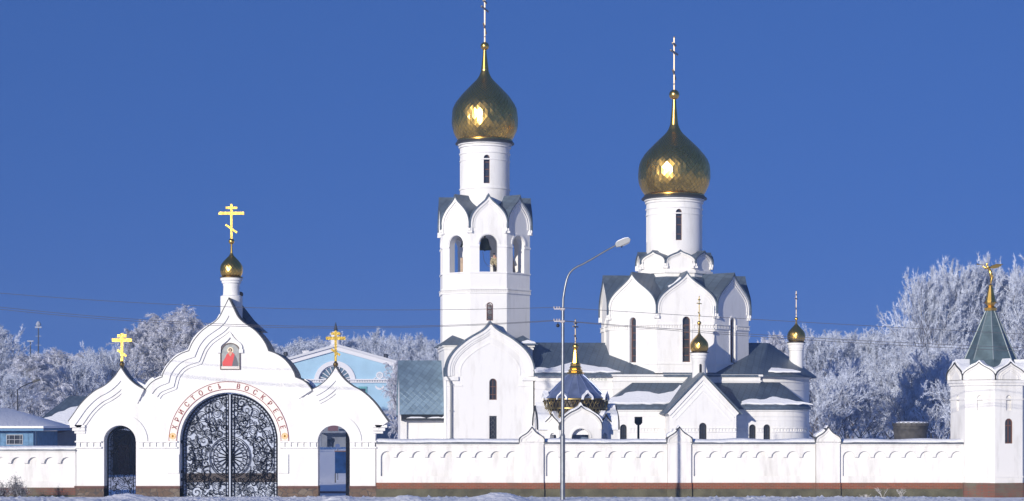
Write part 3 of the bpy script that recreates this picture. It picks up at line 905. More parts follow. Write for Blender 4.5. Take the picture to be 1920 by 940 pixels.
yq = -1.6; xq = lx(1493, yq) - CX
q = lambda py: lz(py, xq + CX, yq)
cupola(ch, MM @ T(xq, yq), .44, q(700), q(642), .57, q(598), .11, q(546), .75, rot=65)

# lower aisles along the front
YA = -6.8
za_e, za_t = lz(766, CX, YA), lz(717, CX, -4.6)
xL = lx(1138, YA) - CX; xLt = lx(1187, -4.6) - CX
xRf = lx(1512, YA + 2.2) - CX
xp0, xp1 = lx(1253, YA) - CX, lx(1382, YA) - CX
out = [(xL, -4.5), (xL, YA)] + [(xRf - 2.3 + 2.3 * math.sin(R(a)), YA + 2.3 - 2.3 * math.cos(R(a))) for a in range(0, 91, 10)] + [(xRf, -4.4)]
mb = MB()
wx = [lx(1169, YA) - CX, lx(1411, YA) - CX, lx(1438, YA) - CX]
zw0, zw1 = lz(826, CX, YA), lz(796, CX, YA)
mb.shape([[(xL, 0), (xRf - 2.3, 0), (xRf - 2.3, za_e), (xL, za_e)]] + [arch(x, .21, zw0, zw1) for x in wx], YA, YA + .4, MM)
o2 = [(xL, -4.5), (xL, YA + .4), (xRf - 2.3, YA + .4)]
mb.prism([(xL, -4.5), (xL, YA + .4), (xL + .3, YA + .4), (xL + .3, -4.5)], 0, za_e, MM)
mb.prism([(xRf - 2.3, -4.5), (xRf - 2.3, YA)] + [(xRf - 2.3 + 2.3 * math.sin(R(a)), YA + 2.3 - 2.3 * math.cos(R(a))) for a in range(10, 91, 10)] + [(xRf, -4.4)], 0, za_e, MM)
mb.build('aisle_wall', PLASTER, ch)
for x in wx: window(ch, MM @ T(x, YA), .21, zw0, zw1, .18, bars=(.3, .55, .8), vert=True, frame=BLACK)
mb = MB()
for z, p, h in ((za_e - .18, .08, .14), (za_e - .5, .04, .07), (za_e - .75, .03, .05)):
    mb.prism([(x + (p if x > 5 else -p), y - p if y < -5 else y) for x, y in out], z, z + h, MM)
for (xa, xb) in ((xL, wx[0] - .3), (wx[0] + .3, xp0), (xp1, wx[1] - .28), (wx[1] + .27, wx[2] - .27), (wx[2] + .28, xRf - 2.3)):
    if xb - xa > .1: belt(mb, MM @ T((xa + xb) / 2, YA), xb - xa, lz(811, CX, YA), lz(802, CX, YA), .06, max(2, int((xb - xa) / .2)))
for k in range(6):
    a = 7.5 + 15 * k
    belt(mb, MM @ T(xRf - 2.3, YA + 2.3) @ RZ(a) @ T(0, -2.29), .62, lz(811, CX, YA), lz(802, CX, YA), .06, 3)
mb.build('dentil_belt', PLASTER, ch)
ev = [(xL - .25, -4.5), (xL - .25, YA - .25)] + [(xRf - 2.3 + 2.55 * math.sin(R(a)), YA + 2.3 - 2.55 * math.cos(R(a))) for a in range(0, 91, 10)] + [(xRf + .25, -4.5)]
mb = MB(MM)
xtr = lx(1462, -4.6) - CX
vs = [(x, y, za_e + .1) for x, y in ev] + [(x, y, za_e - .06) for x, y in ev] + [(xLt, -4.55, za_t), (xtr, -4.55, za_t), (xtr + .3, -4.5, za_t - .2)]
n_ = len(ev); t0, t1, t2 = 2 * n_, 2 * n_ + 1, 2 * n_ + 2
fs = [(0, 1, t0), (1, 2, t1, t0)] + [(i, i + 1, t1) for i in range(2, n_ - 1)] + [(n_ + i, n_ + i + 1, i + 1, i) for i in range(n_ - 1)]
mb.add(vs, fs); mb.build('aisle_roof', ROOF_D, ch, smooth=25)
slope_snow(ch, MM, (xL - .25, YA - .25, za_e + .1), (xp0, YA - .25, za_e + .1), (xLt, -4.55, za_t), [(.25, .32), (2.2, .3), (4.2, .35), (5.3, .5), (5.4, 2.2), (5.0, 2.3), (4.5, 1.6), (3.5, 1.3), (2.8, 1.6), (2.0, 1.65), (1.3, 1.2), (.5, .7)], th=.12)
slope_snow(ch, MM, (xp1, YA - .25, za_e + .1), (xRf, YA - .25, za_e + .1), (xp1, -4.55, za_t), [(.3, .3), (2.4, .28), (4.3, .3), (3.7, .55), (3.2, .72), (2.6, 1.0), (2.1, .95), (1.8, .7), (1.0, .75), (.3, .55)], th=.10)

# portico with plain gable and its own cupola
YP = -8.5
xg0, xg1 = lx(1253, YP) - CX, lx(1378, YP) - CX
xm = lx(1318, YP) - CX
zga, zge = lz(703, CX, YP), lz(775, CX, YP)
hg = (xg1 - xg0) / 2
Fg = MM @ T(xm, YP)
mb = MB()
mb.shape([[(-hg, 0), (hg, 0), (hg, zge + .12), (0, zga - .05), (-hg, zge + .12)], arch(0, .23, lz(824, CX, YP), lz(793, CX, YP))], 0, .35, Fg)
mb.box(-hg, hg, .35, 2.2, 0, zge + .1, Fg)
mb.shape([[(-hg, zge), (hg, zge), (hg, zge + .12), (0, zga - .05), (-hg, zge + .12)]], .35, 3.0, Fg)
mb.build('portico_wall', PLASTER, ch)
window(ch, Fg, .23, lz(824, CX, YP), lz(793, CX, YP), .16, bars=(.3, .55, .8), vert=True, frame=BLACK)
gl = [(-hg - .15, zge), (0, zga), (hg + .15, zge)]
mb = MB(Fg)
keel_band(mb, gl, 0, .22, -.09, .01); keel_band(mb, gl, .34, .41, -.04, .012); keel_band(mb, gl, .62, .68, -.03, .012)
belt(mb, T(-hg / 2 - .12, 0), hg - .25, lz(811, CX, YP), lz(802, CX, YP), .06, 9); belt(mb, T(hg / 2 + .12, 0), hg - .25, lz(811, CX, YP), lz(802, CX, YP), .06, 9)
mb.build('gable_moulding', PLASTER, ch)
mb = MB(Fg); mb.sweep([(-hg - .3, zge - .08), (0, zga + .02), (hg + .3, zge - .08)], -.2, 4.3, .09); mb.build('portico_roof', ROOF_D, ch, smooth=0)
yc = -6.6; xc = lx(1311, yc) - CX
q = lambda py: lz(py, xc + CX, yc)
cb = cupola(ch, MM @ T(xc, yc), .42, q(722), q(661), .56, q(606), .13, q(556), .62, rot=55, crossm=GOLD_R)
mb = MB(MM @ T(xc, yc - .42)); mb.shape([arch(0, .07, q(700), q(683))], -.02, .05); mb.build('cupola_window', BLACK, cb)
dp = MB(MM); xd = lx(1249, YA) - CX
dp.tube([(xd - .25, YA - .1, lz(770, CX, YA)), (xd - .05, YA - .2, lz(778, CX, YA)), (xd, YA - .12, lz(788, CX, YA)), (xd, YA - .12, 0)], .065, 8)
dp.build('downpipe', GUTTER, ch)

# ------------------------------------------------------------------ little chapel with the blue tent roof
YC = 5.0
cxp = WX(1079, YC)
ks = 4000 / 105.0
cz = lambda py: EYE + (HOR - py) / ks
MK = T(cxp, YC) @ RZ(6)
KS = 105 / 115.0
rK = 1.70 * KS
cl = thing('chapel', 'small white chapel with a ribbed shiny blue tent roof and gold lattice drum', 'chapel', (cxp, YC, 0), 6)
A4 = 1.95 * KS
w4 = 2 * A4 * math.tan(PI / 8)
fz = lambda py: EYE + (HOR - py) * (105 - A4) / 4000
# wide keel gables on the four main faces, narrow ones on the corners
wall = MB()
for k in range(8):
    F = MK @ RZ(45 * k) @ T(0, -A4)
    if k % 2 == 0:
        hw = 1.1 * KS; og = ogee(hw, fz(762) - fz(806), fz(806), n=9, knee=(.55, .7))
        wall.shape([[(-hw, 0)] + og + [(hw, 0)], arch(0, .44, .2, fz(804))], -.15, .3, F)
    else:
        hw = .56 * KS; og = ogee(hw, fz(778) - fz(806), fz(806), n=8, knee=(.5, .65))
        wall.shape([[(-hw - .1, 0)] + og + [(hw + .1, 0)], arch(0, .2, .4, fz(812))], -.02, .3, F)
wall.build('wall', PLASTER, cl)
for k in range(8):
    F = MK @ RZ(45 * k) @ T(0, -A4)
    hw, zz = (1.1 * KS, 762) if k % 2 == 0 else (.56 * KS, 778)
    og = ogee(hw, fz(zz) - fz(806), fz(806), n=9, knee=(.55, .7) if k % 2 == 0 else (.5, .65))
    y0 = -.2 if k % 2 == 0 else -.08
    m_ = MB(F); keel_band(m_, og, 0, .1, y0, y0 + .08)
    if k % 2 == 0: m_.shape([arc(0, fz(804) - .44, .52, 0, 180) + arc(0, fz(804) - .44, .45, 180, 0)], -.2, -.14)
    m_.build('keel_arch_moulding', PLASTER, cl)
    r_ = MB(F); r_.sweep(og, y0 - .06, .5 if k % 2 == 0 else .3, .03); rr = r_.build('keel_roof', EDGE, cl, smooth=50)
    s_ = MB(F); s_.sweep(offset(og[3:-3] if k not in (2, 6) else og, .035), y0 + .02, .6 if k % 2 == 0 else .35, .07, wob=.9, seed=k); s_.build('keel_snow', SNOW, rr, smooth=60)
mb = MB(MK @ RZ(22.5)); mb.lathe([(A4 * 1.02, cz(815)), (A4 * .98, cz(800)), (rK - .2, cz(776)), (1.2, cz(774))], 8); mb.build('lower_roof_snow', SNOW, cl, smooth=60)
mb = MB(MK); mb.lathe([(1.2, .2), (1.2, cz(772))], 24)
mb.build('inner_drum', simple('blue_grey_lining', (.16, .22, .33), .5), cl)  # blue-grey colour stands in for the shade inside the arches
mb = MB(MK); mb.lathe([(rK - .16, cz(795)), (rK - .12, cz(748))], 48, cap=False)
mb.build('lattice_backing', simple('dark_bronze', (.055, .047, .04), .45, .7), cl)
mb = MB(MK)
z0, z1 = cz(783), cz(749)
nL = 44
for k in range(nL):
    for s in (-1, 1):
        pts = []
        for i in range(7):
            a = 2 * PI * (k + s * i / 6 * 2.2) / nL; pts.append((rK * math.cos(a), rK * math.sin(a), z0 + (z1 - z0) * i / 6))
        mb.tube(pts, .016, 4)
for z in (z0, z1, (z0 + z1) / 2): mb.lathe([(rK - .05, z - .03), (rK + .05, z - .03), (rK + .05, z + .03), (rK - .05, z + .03)], 48, cap=False)
for k in range(16):
    a = 2 * PI * (k + .5) / 16
    m_ = MK @ RZ(math.degrees(a) + 90) @ T(0, -rK - .04)
    for q_ in range(2):
        mb.tube([(.14 * math.cos(t) * (1 - t / 9), 0, (z0 + z1) / 2 + (.25 if q_ else -.25) + .14 * math.sin(t) * (1 - t / 9)) for t in [i * .7 for i in range(10)]], .018, 4, M=MK.inverted() @ m_)
mb.build('gold_lattice', simple('aged_gilt_lattice', (.42, .32, .13), .35, .9, var=.6, vscale=2.5), cl)
TENT = simple('shiny_blue_enamelled_metal', (.25, .31, .48), .28, .5, var=.35, vscale=1.6)
mb = MB(MK)
tp = crom([(rK + .1, cz(747)), (rK - .28, cz(735)), (rK * .55, cz(719)), (.26, cz(699))], 5)
vs = []; n_ = 16
for r, z in tp:
    for k in range(n_):
        a = 2 * PI * k / n_; vs.append((r * math.cos(a), r * math.sin(a), z))
fs = [(i * n_ + k, i * n_ + (k + 1) % n_, (i + 1) * n_ + (k + 1) % n_, (i + 1) * n_ + k) for i in range(len(tp) - 1) for k in range(n_)]
mb.add(vs, fs); tr = mb.build('tent_roof', TENT, cl, smooth=0)
mb = MB(MK)
for k in range(n_):
    a = 2 * PI * k / n_; mb.tube([(r * math.cos(a), r * math.sin(a), z + .01) for r, z in tp], .014, 5)
mb.build('roof_rib', simple('pale_metal_rib', (.3, .36, .55), .35, .6), tr)
mb = MB(MK)
for i in range(8):
    a = 2 * PI * (i + .3) / 8
    M_ = RZ(math.degrees(a) + 90) @ T(0, -rK - .1)
    og = ogee(.22, .34, cz(750), n=5); mb.sweep(og, -.05, .2, .06, M=M_, wob=.4, seed=i)
mb.build('roof_snow', SNOW, tr, smooth=60)
mb = MB(MK)
mb.lathe([(.42, cz(701)), (.44, cz(699)), (.34, cz(697)), (.36, cz(694)), (.27, cz(692)), (.3, cz(689)), (.24, cz(686)), (.26, cz(683)), (.20, cz(681)), (.10, cz(657)), (.06, cz(655))], 8)
fn = mb.build('finial', GOLD, cl, smooth=0)
s = MB(MK); s.sphere((0, 0, cz(650)), .16, 8); s.build('ball', GOLD, fn, smooth=80)
c = MB(); cross(c, MK @ T(0, 0, cz(646)) @ RZ(60), cz(600) - cz(646), .6, .05, ornate=True); c.build('cross', SILVER, fn)
# ------------------------------------------------------------------ gatehouse
GX = WX(429)
gate = thing('gatehouse', 'white three-arched gatehouse with cusped gables, red inscription and a small gilded dome', 'gatehouse', (GX, 0, 0), 0)
def G(px, py): return (WX(px), WZ(py))
C_HALF = [(0, 562), (8, 578), (16, 594), (25, 604), (38, 613), (50, 622), (60, 633), (68, 645), (74, 659), (88, 664), (102, 673), (113, 685), (121, 698), (124, 708), (138, 714), (148, 722), (155, 732)]
W_HALF = [(0, 690), (9, 704), (20, 716), (32, 725), (47, 733), (62, 745), (76, 760), (88, 777), (98, 791)]
def dens(pts, breaks=()):
    out = []; seg = [pts[0]]
    for i, p in enumerate(pts[1:], 1):
        seg.append(p)
        if i in breaks or i == len(pts) - 1:
            out += crom(seg, 4)[(1 if out else 0):]; seg = [p]
    return out
ch_ = dens(C_HALF, (8, 13)); wh_ = dens(W_HALF)
cen = [G(430 - a, b) for a, b in reversed(ch_)] + [G(430 + a, b) for a, b in ch_[1:]]
xv = 155
lw_full = [G(228 - a, b) for a, b in reversed(wh_)]
lw_in = [G(228 + a, b) for a, b in wh_[1:] if a <= 46.9]
rw_in = [G(630 - a, b) for a, b in reversed(wh_) if a <= 44.9]
rw_full = [G(630 + a, b) for a, b in wh_[1:]]
leftpart = lw_full + lw_in
rightpart = rw_in + rw_full
outline_top = leftpart + cen + rightpart
GD = 0.95
wallp = [G(143, 960)] + [G(143, 808)] + [G(130, 794)] + outline_top + [G(728, 794), G(704, 808), G(704, 960)]
m_c, m_r = G(429, 828), 92 / 40
l_c, r_c, w_r = G(225, 828), G(626, 828), 30 / 40
zbot = -.4
def door(cx, cz, r, n=24): return [(cx - r, zbot - .2)] + [(cx + r * math.cos(PI - PI * i / n), cz + r * math.sin(PI * i / n)) for i in range(n + 1)] + [(cx + r, zbot - .2)]
# outline with the doorways cut in from below
poly = [G(143, 808), G(130, 794)] + outline_top + [G(728, 794), G(704, 808), (G(704, 0)[0], zbot)]
def cut(cx, cz, r, n=28): return [(cx + r, zbot)] + [(cx + r * math.cos(PI * i / n), cz + r * math.sin(PI * i / n)) for i in range(n + 1)] + [(cx - r, zbot)]
poly += cut(r_c[0], r_c[1], w_r) + cut(m_c[0], m_c[1], m_r) + cut(l_c[0], l_c[1], w_r) + [(G(143, 0)[0], zbot)]
mb = MB(); mb.shape([poly], 0, GD); mb.build('wall', PLASTER, gate, smooth=30)
# stepped mouldings following the gables
def mould(parts, steps, name='gable_moulding'):
    mb = MB()
    for line in parts:
        for d0, d1, pr in steps: keel_band(mb, line, d0, d1, -pr, .01)
    return mb.build(name, PLASTER, gate, smooth=30)
st = [(0, .33, .20), (.33, .60, .13), (.60, .74, .06)]
half = len(cen) // 2
mould([leftpart], st); mould([cen], st); mould([rightpart], st)
for px0, px1 in ((130, 152), (706, 728)):
    mb = MB()
    s = 1 if px0 < 400 else -1
    xa = G(px0 if s > 0 else px1, 0)[0]
    for k, (a, b) in enumerate(((797, 802), (803, 808), (809, 813))):
        x0, x1 = xa + s * .1 * (k + .5), xa + s * .75
        mb.box(min(x0, x1), max(x0, x1), -.13 + .035 * k, .3, G(0, b)[1], G(0, a)[1])
    mb.build('gable_foot', PLASTER, gate)
# metal capping and the roofs behind the gables
mb = MB()
mb.sweep(leftpart, -.2, 1.0, .045); mb.sweep(cen, -.2, 2.4, .045); mb.sweep(rightpart, -.2, 1.0, .045)
mb.build('roof_capping', EDGE, gate, smooth=40)
mb = MB()
mb.sweep(offset(cen[6:len(cen)//2 - 6], .07), .15, 2.3, .07, wob=.8, seed=2)
mb.build('roof_snow', SNOW, gate, smooth=60)
mb = MB(); mb.sweep(offset(cen[:9], .06), .1, 2.3, .16, wob=.6, seed=5)
mb.build('roof_snow', SNOW, gate, smooth=60)
mb = MB(); mb.sweep(offset(leftpart[-9:], .05), .3, 1.0, .12, wob=.6)
mb.build('roof_snow', SNOW, gate, smooth=60)
mb = MB(); mb.sweep(offset(cen[-9:], .06), .2, 2.3, .05, wob=.8, seed=8)
mb.build('roof_snow', SNOW, gate, smooth=60)
# dark hipped roof behind the middle gable
mb = MB()
ax, az = G(451, 571); 
mb.add([(ax - 1.5, 1.5, G(0, 618)[1]), (ax + .85, 1.5, G(0, 618)[1]), (ax + .85, 3.9, G(0, 618)[1]), (ax - 1.5, 3.9, G(0, 618)[1]), (ax - .2, 2.3, az + .1), (ax - .5, 3.0, az + .1)],
       [(0, 1, 4), (1, 2, 5, 4), (2, 3, 5), (3, 0, 4, 5), (3, 2, 1, 0)])
mb.build('hipped_roof', ROOF_D, gate, smooth=0)
# dentil strips
for a, b in ((141, 191), (259, 333), (525, 596), (656, 706)):
    x0, x1 = G(a, 0)[0], G(b, 0)[0]
    mb = MB()
    belt(mb, T((x0 + x1) / 2, 0), x1 - x0, G(0, 841)[1], G(0, 827)[1], .09, int((x1 - x0) / .27), gap=.5)
    mb.build('dentil_belt', PLASTER, gate)
# archivolts and jamb blocks
for c, r0, r1 in ((l_c, 50, 52), (r_c, 50, 52)):
    mb = MB(); mb.shape([arc(c[0], c[1], r1 / 40, 0, 180, 30) + arc(c[0], c[1], w_r + .0, 180, 0, 30)], -.06, .01)
    mb.build('arch_surround', PLASTER, gate, smooth=30)
for a, b in ((314, 336), (522, 541)):
    mb = MB(); mb.box(G(a, 0)[0], G(b, 0)[0], -.07, .01, G(0, 888)[1], G(0, 852)[1]); mb.build('jamb_block', PLASTER, gate)
# inscription band
CREAM = simple('cream_band_paint', (.80, .76, .70), .8)
RED = simple('dark_red_paint', (.26, .035, .045), .7)
mb = MB(); mb.shape([arc(m_c[0], m_c[1], 112.5 / 40, 0, 180, 60) + arc(m_c[0], m_c[1], 97 / 40, 180, 0, 60)], -.03, .01)
band = mb.build('inscription_band', CREAM, gate)
mb = MB()
for r in (112.8, 98.4): mb.shape([arc(m_c[0], m_c[1], r / 40, 0, 180, 60) + arc(m_c[0], m_c[1], (r - 1.1) / 40, 180, 0, 60)], -.042, -.028)
for s in (-1, 1): mb.box(m_c[0] + s * 105.3 / 40 - .19, m_c[0] + s * 105.3 / 40 + .19, -.043, -.028, m_c[1] - .0, m_c[1] + .03)
mb.build('red_outline', RED, band)
ORANGE = simple('ochre_paint', (.75, .42, .08), .7)
mb = MB()
for s in (-1, 1):
    cx_, cz_ = m_c[0] + s * 105 / 40, m_c[1] + .25
    mb.shape([arc(cx_, cz_, .15, 0, 360, 20)[:-1], arc(cx_, cz_, .125, 0, 360, 20)[:-1]], -.042, -.028)
    for a in range(4):
        mb.box(-.11, .11, -.041, -.028, -.018, .018, T(cx_, 0, cz_) @ RY(45 * a))
mb.build('rosette', ORANGE, band)
def glyph(ch, size):
    if ch == 'Ъ':                       # hard sign drawn by hand: stem, head bar and bowl
        h = size * .35; m = MB(); s_ = size * .09
        m.shape([[(-h * .55, h - s_), (-h * .55, h), (-h * .05, h), (-h * .05, h * .1), (h * .3, h * .1), (h * .62, -h * .2), (h * .62, -h * .7), (h * .3, -h), (-h * .3, -h), (-h * .3, h - s_)],
                 [(-h * .05, -h * .12), (h * .22, -h * .12), (h * .38, -h * .28), (h * .38, -h * .62), (h * .22, -h * .78), (-h * .05, -h * .78)]], -.008, .008, flat=True)
        return m.v, [tuple(f) for f in m.f]
    cu = bpy.data.curves.new('t', 'FONT'); cu.body = ch; cu.size = size; cu.align_x = 'CENTER'; cu.align_y = 'CENTER'; cu.extrude = .008; cu.offset = .0
    o = bpy.data.objects.new('t', cu); scene.collection.objects.link(o); bpy.context.view_layer.update()
    me = bpy.data.meshes.new_from_object(o.evaluated_get(bpy.context.evaluated_depsgraph_get()))
    r = ([v.co.copy() for v in me.vertices], [tuple(p.vertices) for p in me.polygons])
    bpy.data.objects.remove(o); bpy.data.curves.remove(cu); bpy.data.meshes.remove(me)
    return r
TXT = [('Х', 165.2), ('Р', 157), ('И', 148.2), ('С', 138.5), ('Т', 129.3), ('О', 120), ('С', 109.6), ('Ъ', 99.8), ('В', 80), ('О', 71.3), ('С', 61.8), ('К', 52.3), ('Р', 42.8), ('Е', 33.2), ('С', 24), ('Е', 14.8)]
for chh, a in TXT:
    vs, fs = glyph(chh, .33)
    zc0 = (max(v.y for v in vs) + min(v.y for v in vs)) / 2
    mb = MB()
    M_ = T(m_c[0] + 105 / 40 * math.cos(R(a)), -.036, m_c[1] + 105 / 40 * math.sin(R(a))) @ RY(-(a - 90))
    sc = .80
    for k_, dx_ in enumerate((-.007, .007)): mb.add([(v.x * sc + dx_, -v.z - .001 * k_, v.y - zc0) for v in vs], fs, M_)
    mb.build('letter', RED, band, smooth=0)
# icon above the arch: robed saint with a halo, painted, in an arched niche under a small keel hood
ic = G(432, 672)
mb = MB(); hw_ = 17 / 40
z0_, z1_ = G(0, 692)[1], G(0, 645)[1]
mb.shape([arch(ic[0], hw_ + .05, z0_ - .04, z1_ + .05), arch(ic[0], hw_, z0_, z1_)], -.06, .01)
icon = mb.build('icon_frame', simple('dark_icon_frame', (.12, .09, .08), .6), gate)
mb = MB(); mb.shape([arch(ic[0], hw_, z0_, z1_)], -.02, .005); mb.build('icon_panel', simple('grey_green_icon_ground', (.34, .36, .36), .5, var=.3, vscale=6), icon)
def flat(pts, y, name, col):
    mb = MB(); mb.shape([[(ic[0] + a / 40, ic[1] - b / 40) for a, b in pts]], y, y + .012); return mb.build(name, simple(name + '_paint', col, .5), icon)
flat([(-14, 17), (-15, 8), (-10, 0), (-7, -7), (-3, -11), (4, -11), (8, -7), (6, 2), (4, 10), (3, 17)], -.034, 'red_robe', (.62, .05, .05))
flat([(3, 17), (5, 4), (8, -6), (12, 0), (14, 10), (14, 17)], -.032, 'dark_cloak', (.10, .10, .12))
flat([(-4, -10), (0, -3), (4, -10)], -.046, 'neckline', (.50, .33, .22))
mb = MB(); c0 = (ic[0] + .0, ic[1] + 15 / 40)
mb.shape([arc(c0[0], c0[1], .15, 0, 360, 20)[:-1]], -.032, -.02); mb.build('halo', simple('halo_gold_paint', (.72, .62, .45), .5), icon)
mb = MB(); mb.shape([arc(c0[0], c0[1] + .01, .085, 0, 360, 16)[:-1]], -.046, -.034); mb.build('dark_hair', simple('hair_paint', (.07, .03, .02), .6), icon)
mb = MB(); mb.shape([[(c0[0] + .05 * math.cos(t), c0[1] - .01 + .075 * math.sin(t)) for t in [2 * PI * i / 14 for i in range(14)]]], -.056, -.046); mb.build('face', simple('face_paint', (.52, .32, .2), .6), icon)
mb = MB(); mb.box(ic[0] - hw_, ic[0] + hw_, -.05, -.034, z0_, z0_ + .13); cap_ = mb.build('caption_strip', simple('pale_strip_paint', (.72, .66, .6), .6), icon)
mb = MB(); og = ogee(.56, G(0, 622)[1] - G(0, 656)[1], G(0, 656)[1], cx=ic[0], n=7, knee=(.5, .55))
keel_band(mb, og, 0, .13, -.11, .01)
for s in (-1, 1): mb.box(ic[0] + s * .52 - .1, ic[0] + s * .52 + .08, -.12, .01, G(0, 662)[1], G(0, 655)[1])
mb.build('icon_hood', PLASTER, gate, smooth=30)
# plinth
for a, b in ((140, 195), (255, 337), (521, 597), (655, 706)):
    x0, x1 = G(a, 0)[0], G(b, 0)[0]
    mb = MB()
    mb.box(x0, x1, -.05, GD - .1, zbot, G(0, 916)[1])
    mb.build('stone_plinth', STONE, gate)
for a, b in ((140, 195), (255, 337), (521, 597), (655, 706)):
    x0, x1 = G(a, 0)[0], G(b, 0)[0]
    mb = MB()
    mb.box(x0 - .005, x1 + .005, -.075, GD - .1, G(0, 916)[1], G(0, 911.5)[1])
    mb.build('plinth_cap', STONE_CAP, gate)
# crosses of the side arches
for px, py0, py1 in ((228, 690, 625), (629, 690, 620)):
    mb = MB(); x_, z_ = G(px, py0)
    mb.lathe([(.09, z_ - .1), (.07, z_ + .05), (.12, z_ + .13), (.12, z_ + .2), (.06, z_ + .28), (.05, z_ + .34)], 12, T(x_, .1))
    k = mb.build('cross_foot', GOLD_D, gate)
    mb = MB(); cross(mb, T(x_, .1, z_ + .3) @ RZ(0 if px < 400 else 4), G(0, py1)[1] - z_ - .3, .92, .115, .07)
    mb.build('cross', GOLD_R, k)
# drum, dome and cross over the middle
dx = WX(434, 1.2); q = lambda py: EYE + (HOR - py) * 101.2 / 4000
mb = MB()
mb.lathe([(.52, q(600)), (.52, q(556)), (.40, q(554)), (.38, q(538)), (.40, q(536)), (.40, q(533)), (.46, q(531)), (.46, q(528)), (.52, q(526)), (.52, q(522))], 32, T(dx, 1.2))
cd = mb.build('drum', PLASTER, gate)
mb = MB(); mb.lathe([(.5, q(522)), (.55, q(521.5)), (.54, q(520)), (.4, q(519))], 32, T(dx, 1.2)); mb.build('dome_eave', GOLD_D, cd)
mb = MB(); zt_ = tiled_dome(mb, .535, q(520), T(dx, 1.2), 20, 1.0)
mb.lathe([(.062, zt_ - .02), (.045, q(462)), (.05, q(457))], 10, T(dx, 1.2)); mb.mi += [0] * (len(mb.f) - len(mb.mi)); mb.build('gilded_dome', [GOLD, SEAM], cd, smooth=0)
mb = MB(T(dx, 1.2)); mb.sphere((0, 0, q(453)), .14, 8); mb.build('ball', GOLD, cd, smooth=80)
mb = MB(); cross(mb, T(dx, 1.2, q(449)), q(383) - q(449), 1.2, .10, .07); mb.build('gold_cross', GOLD_R, cd)
mb = MB(T(dx + .42, 1.3)); mb.sphere((0, 0, q(552)), .13, 7); mb.tube([(-.3, 0, q(552)), (0, 0, q(552))], .03, 5); mb.build('lamp_globe', BLACK, cd, smooth=80)

# ---- wrought iron leaves
def spiral(cx, cz, r, a0, turns, s=1, n=22, shrink=.12):
    return [(cx + r * (1 - (1 - shrink) * i / n) * math.cos(a0 + s * 2 * PI * turns * i / n), cz + r * (1 - (1 - shrink) * i / n) * math.sin(a0 + s * 2 * PI * turns * i / n)) for i in range(n + 1)]
def tubexz(mb, pts, r, r1=None, n=4):
    mb.tube([(x, 0, z) for x, z in pts], r, n, r1=r1)
def leaf_scrolls(mb, inside, x0, x1, z0, z1, rnd, count, rr=(.12, .34), fixed=()):
    placed = list(fixed)
    for (x, z, r) in fixed:
        s = rnd.choice((-1, 1)); a0 = rnd.uniform(0, 2 * PI)
        for q_ in range(3 if r > .2 else 2):
            tubexz(mb, spiral(x, z, r, a0 + 2 * PI * q_ / 3, 1.25, s), .017, .008)
    tries = 0
    while len(placed) < count + len(fixed) and tries < 4000:
        tries += 1
        x, z = rnd.uniform(x0, x1), rnd.uniform(z0, z1); r = rnd.uniform(*rr) * (1 if tries < 1500 else .6)
        if not all(inside(x + r * math.cos(a), z + r * math.sin(a)) for a in [i * PI / 4 for i in range(8)]): continue
        if any(math.hypot(x - a, z - b) < (r + c) * .74 for a, b, c in placed): continue
        placed.append((x, z, r))
        s = rnd.choice((-1, 1)); a0 = rnd.uniform(0, 2 * PI)
        tubexz(mb, spiral(x, z, r, a0, 1.45, s), .017, .009)
        if r > .14: tubexz(mb, spiral(x, z, r * .98, a0 + 2.4, 1.15, s), .014, .006)
        # tendril
        ex, ez = x + r * math.cos(a0), z + r * math.sin(a0)
        tl = [(ex, ez)]; an = a0 - s * PI / 2
        for i in range(5):
            an += s * .25 * rnd.uniform(.2, 1.6); nx, nz = tl[-1][0] + .07 * math.cos(an), tl[-1][1] + .07 * math.sin(an)
            if not inside(nx, nz): break
            tl.append((nx, nz))
        if len(tl) > 2: tubexz(mb, tl, .018, .006)
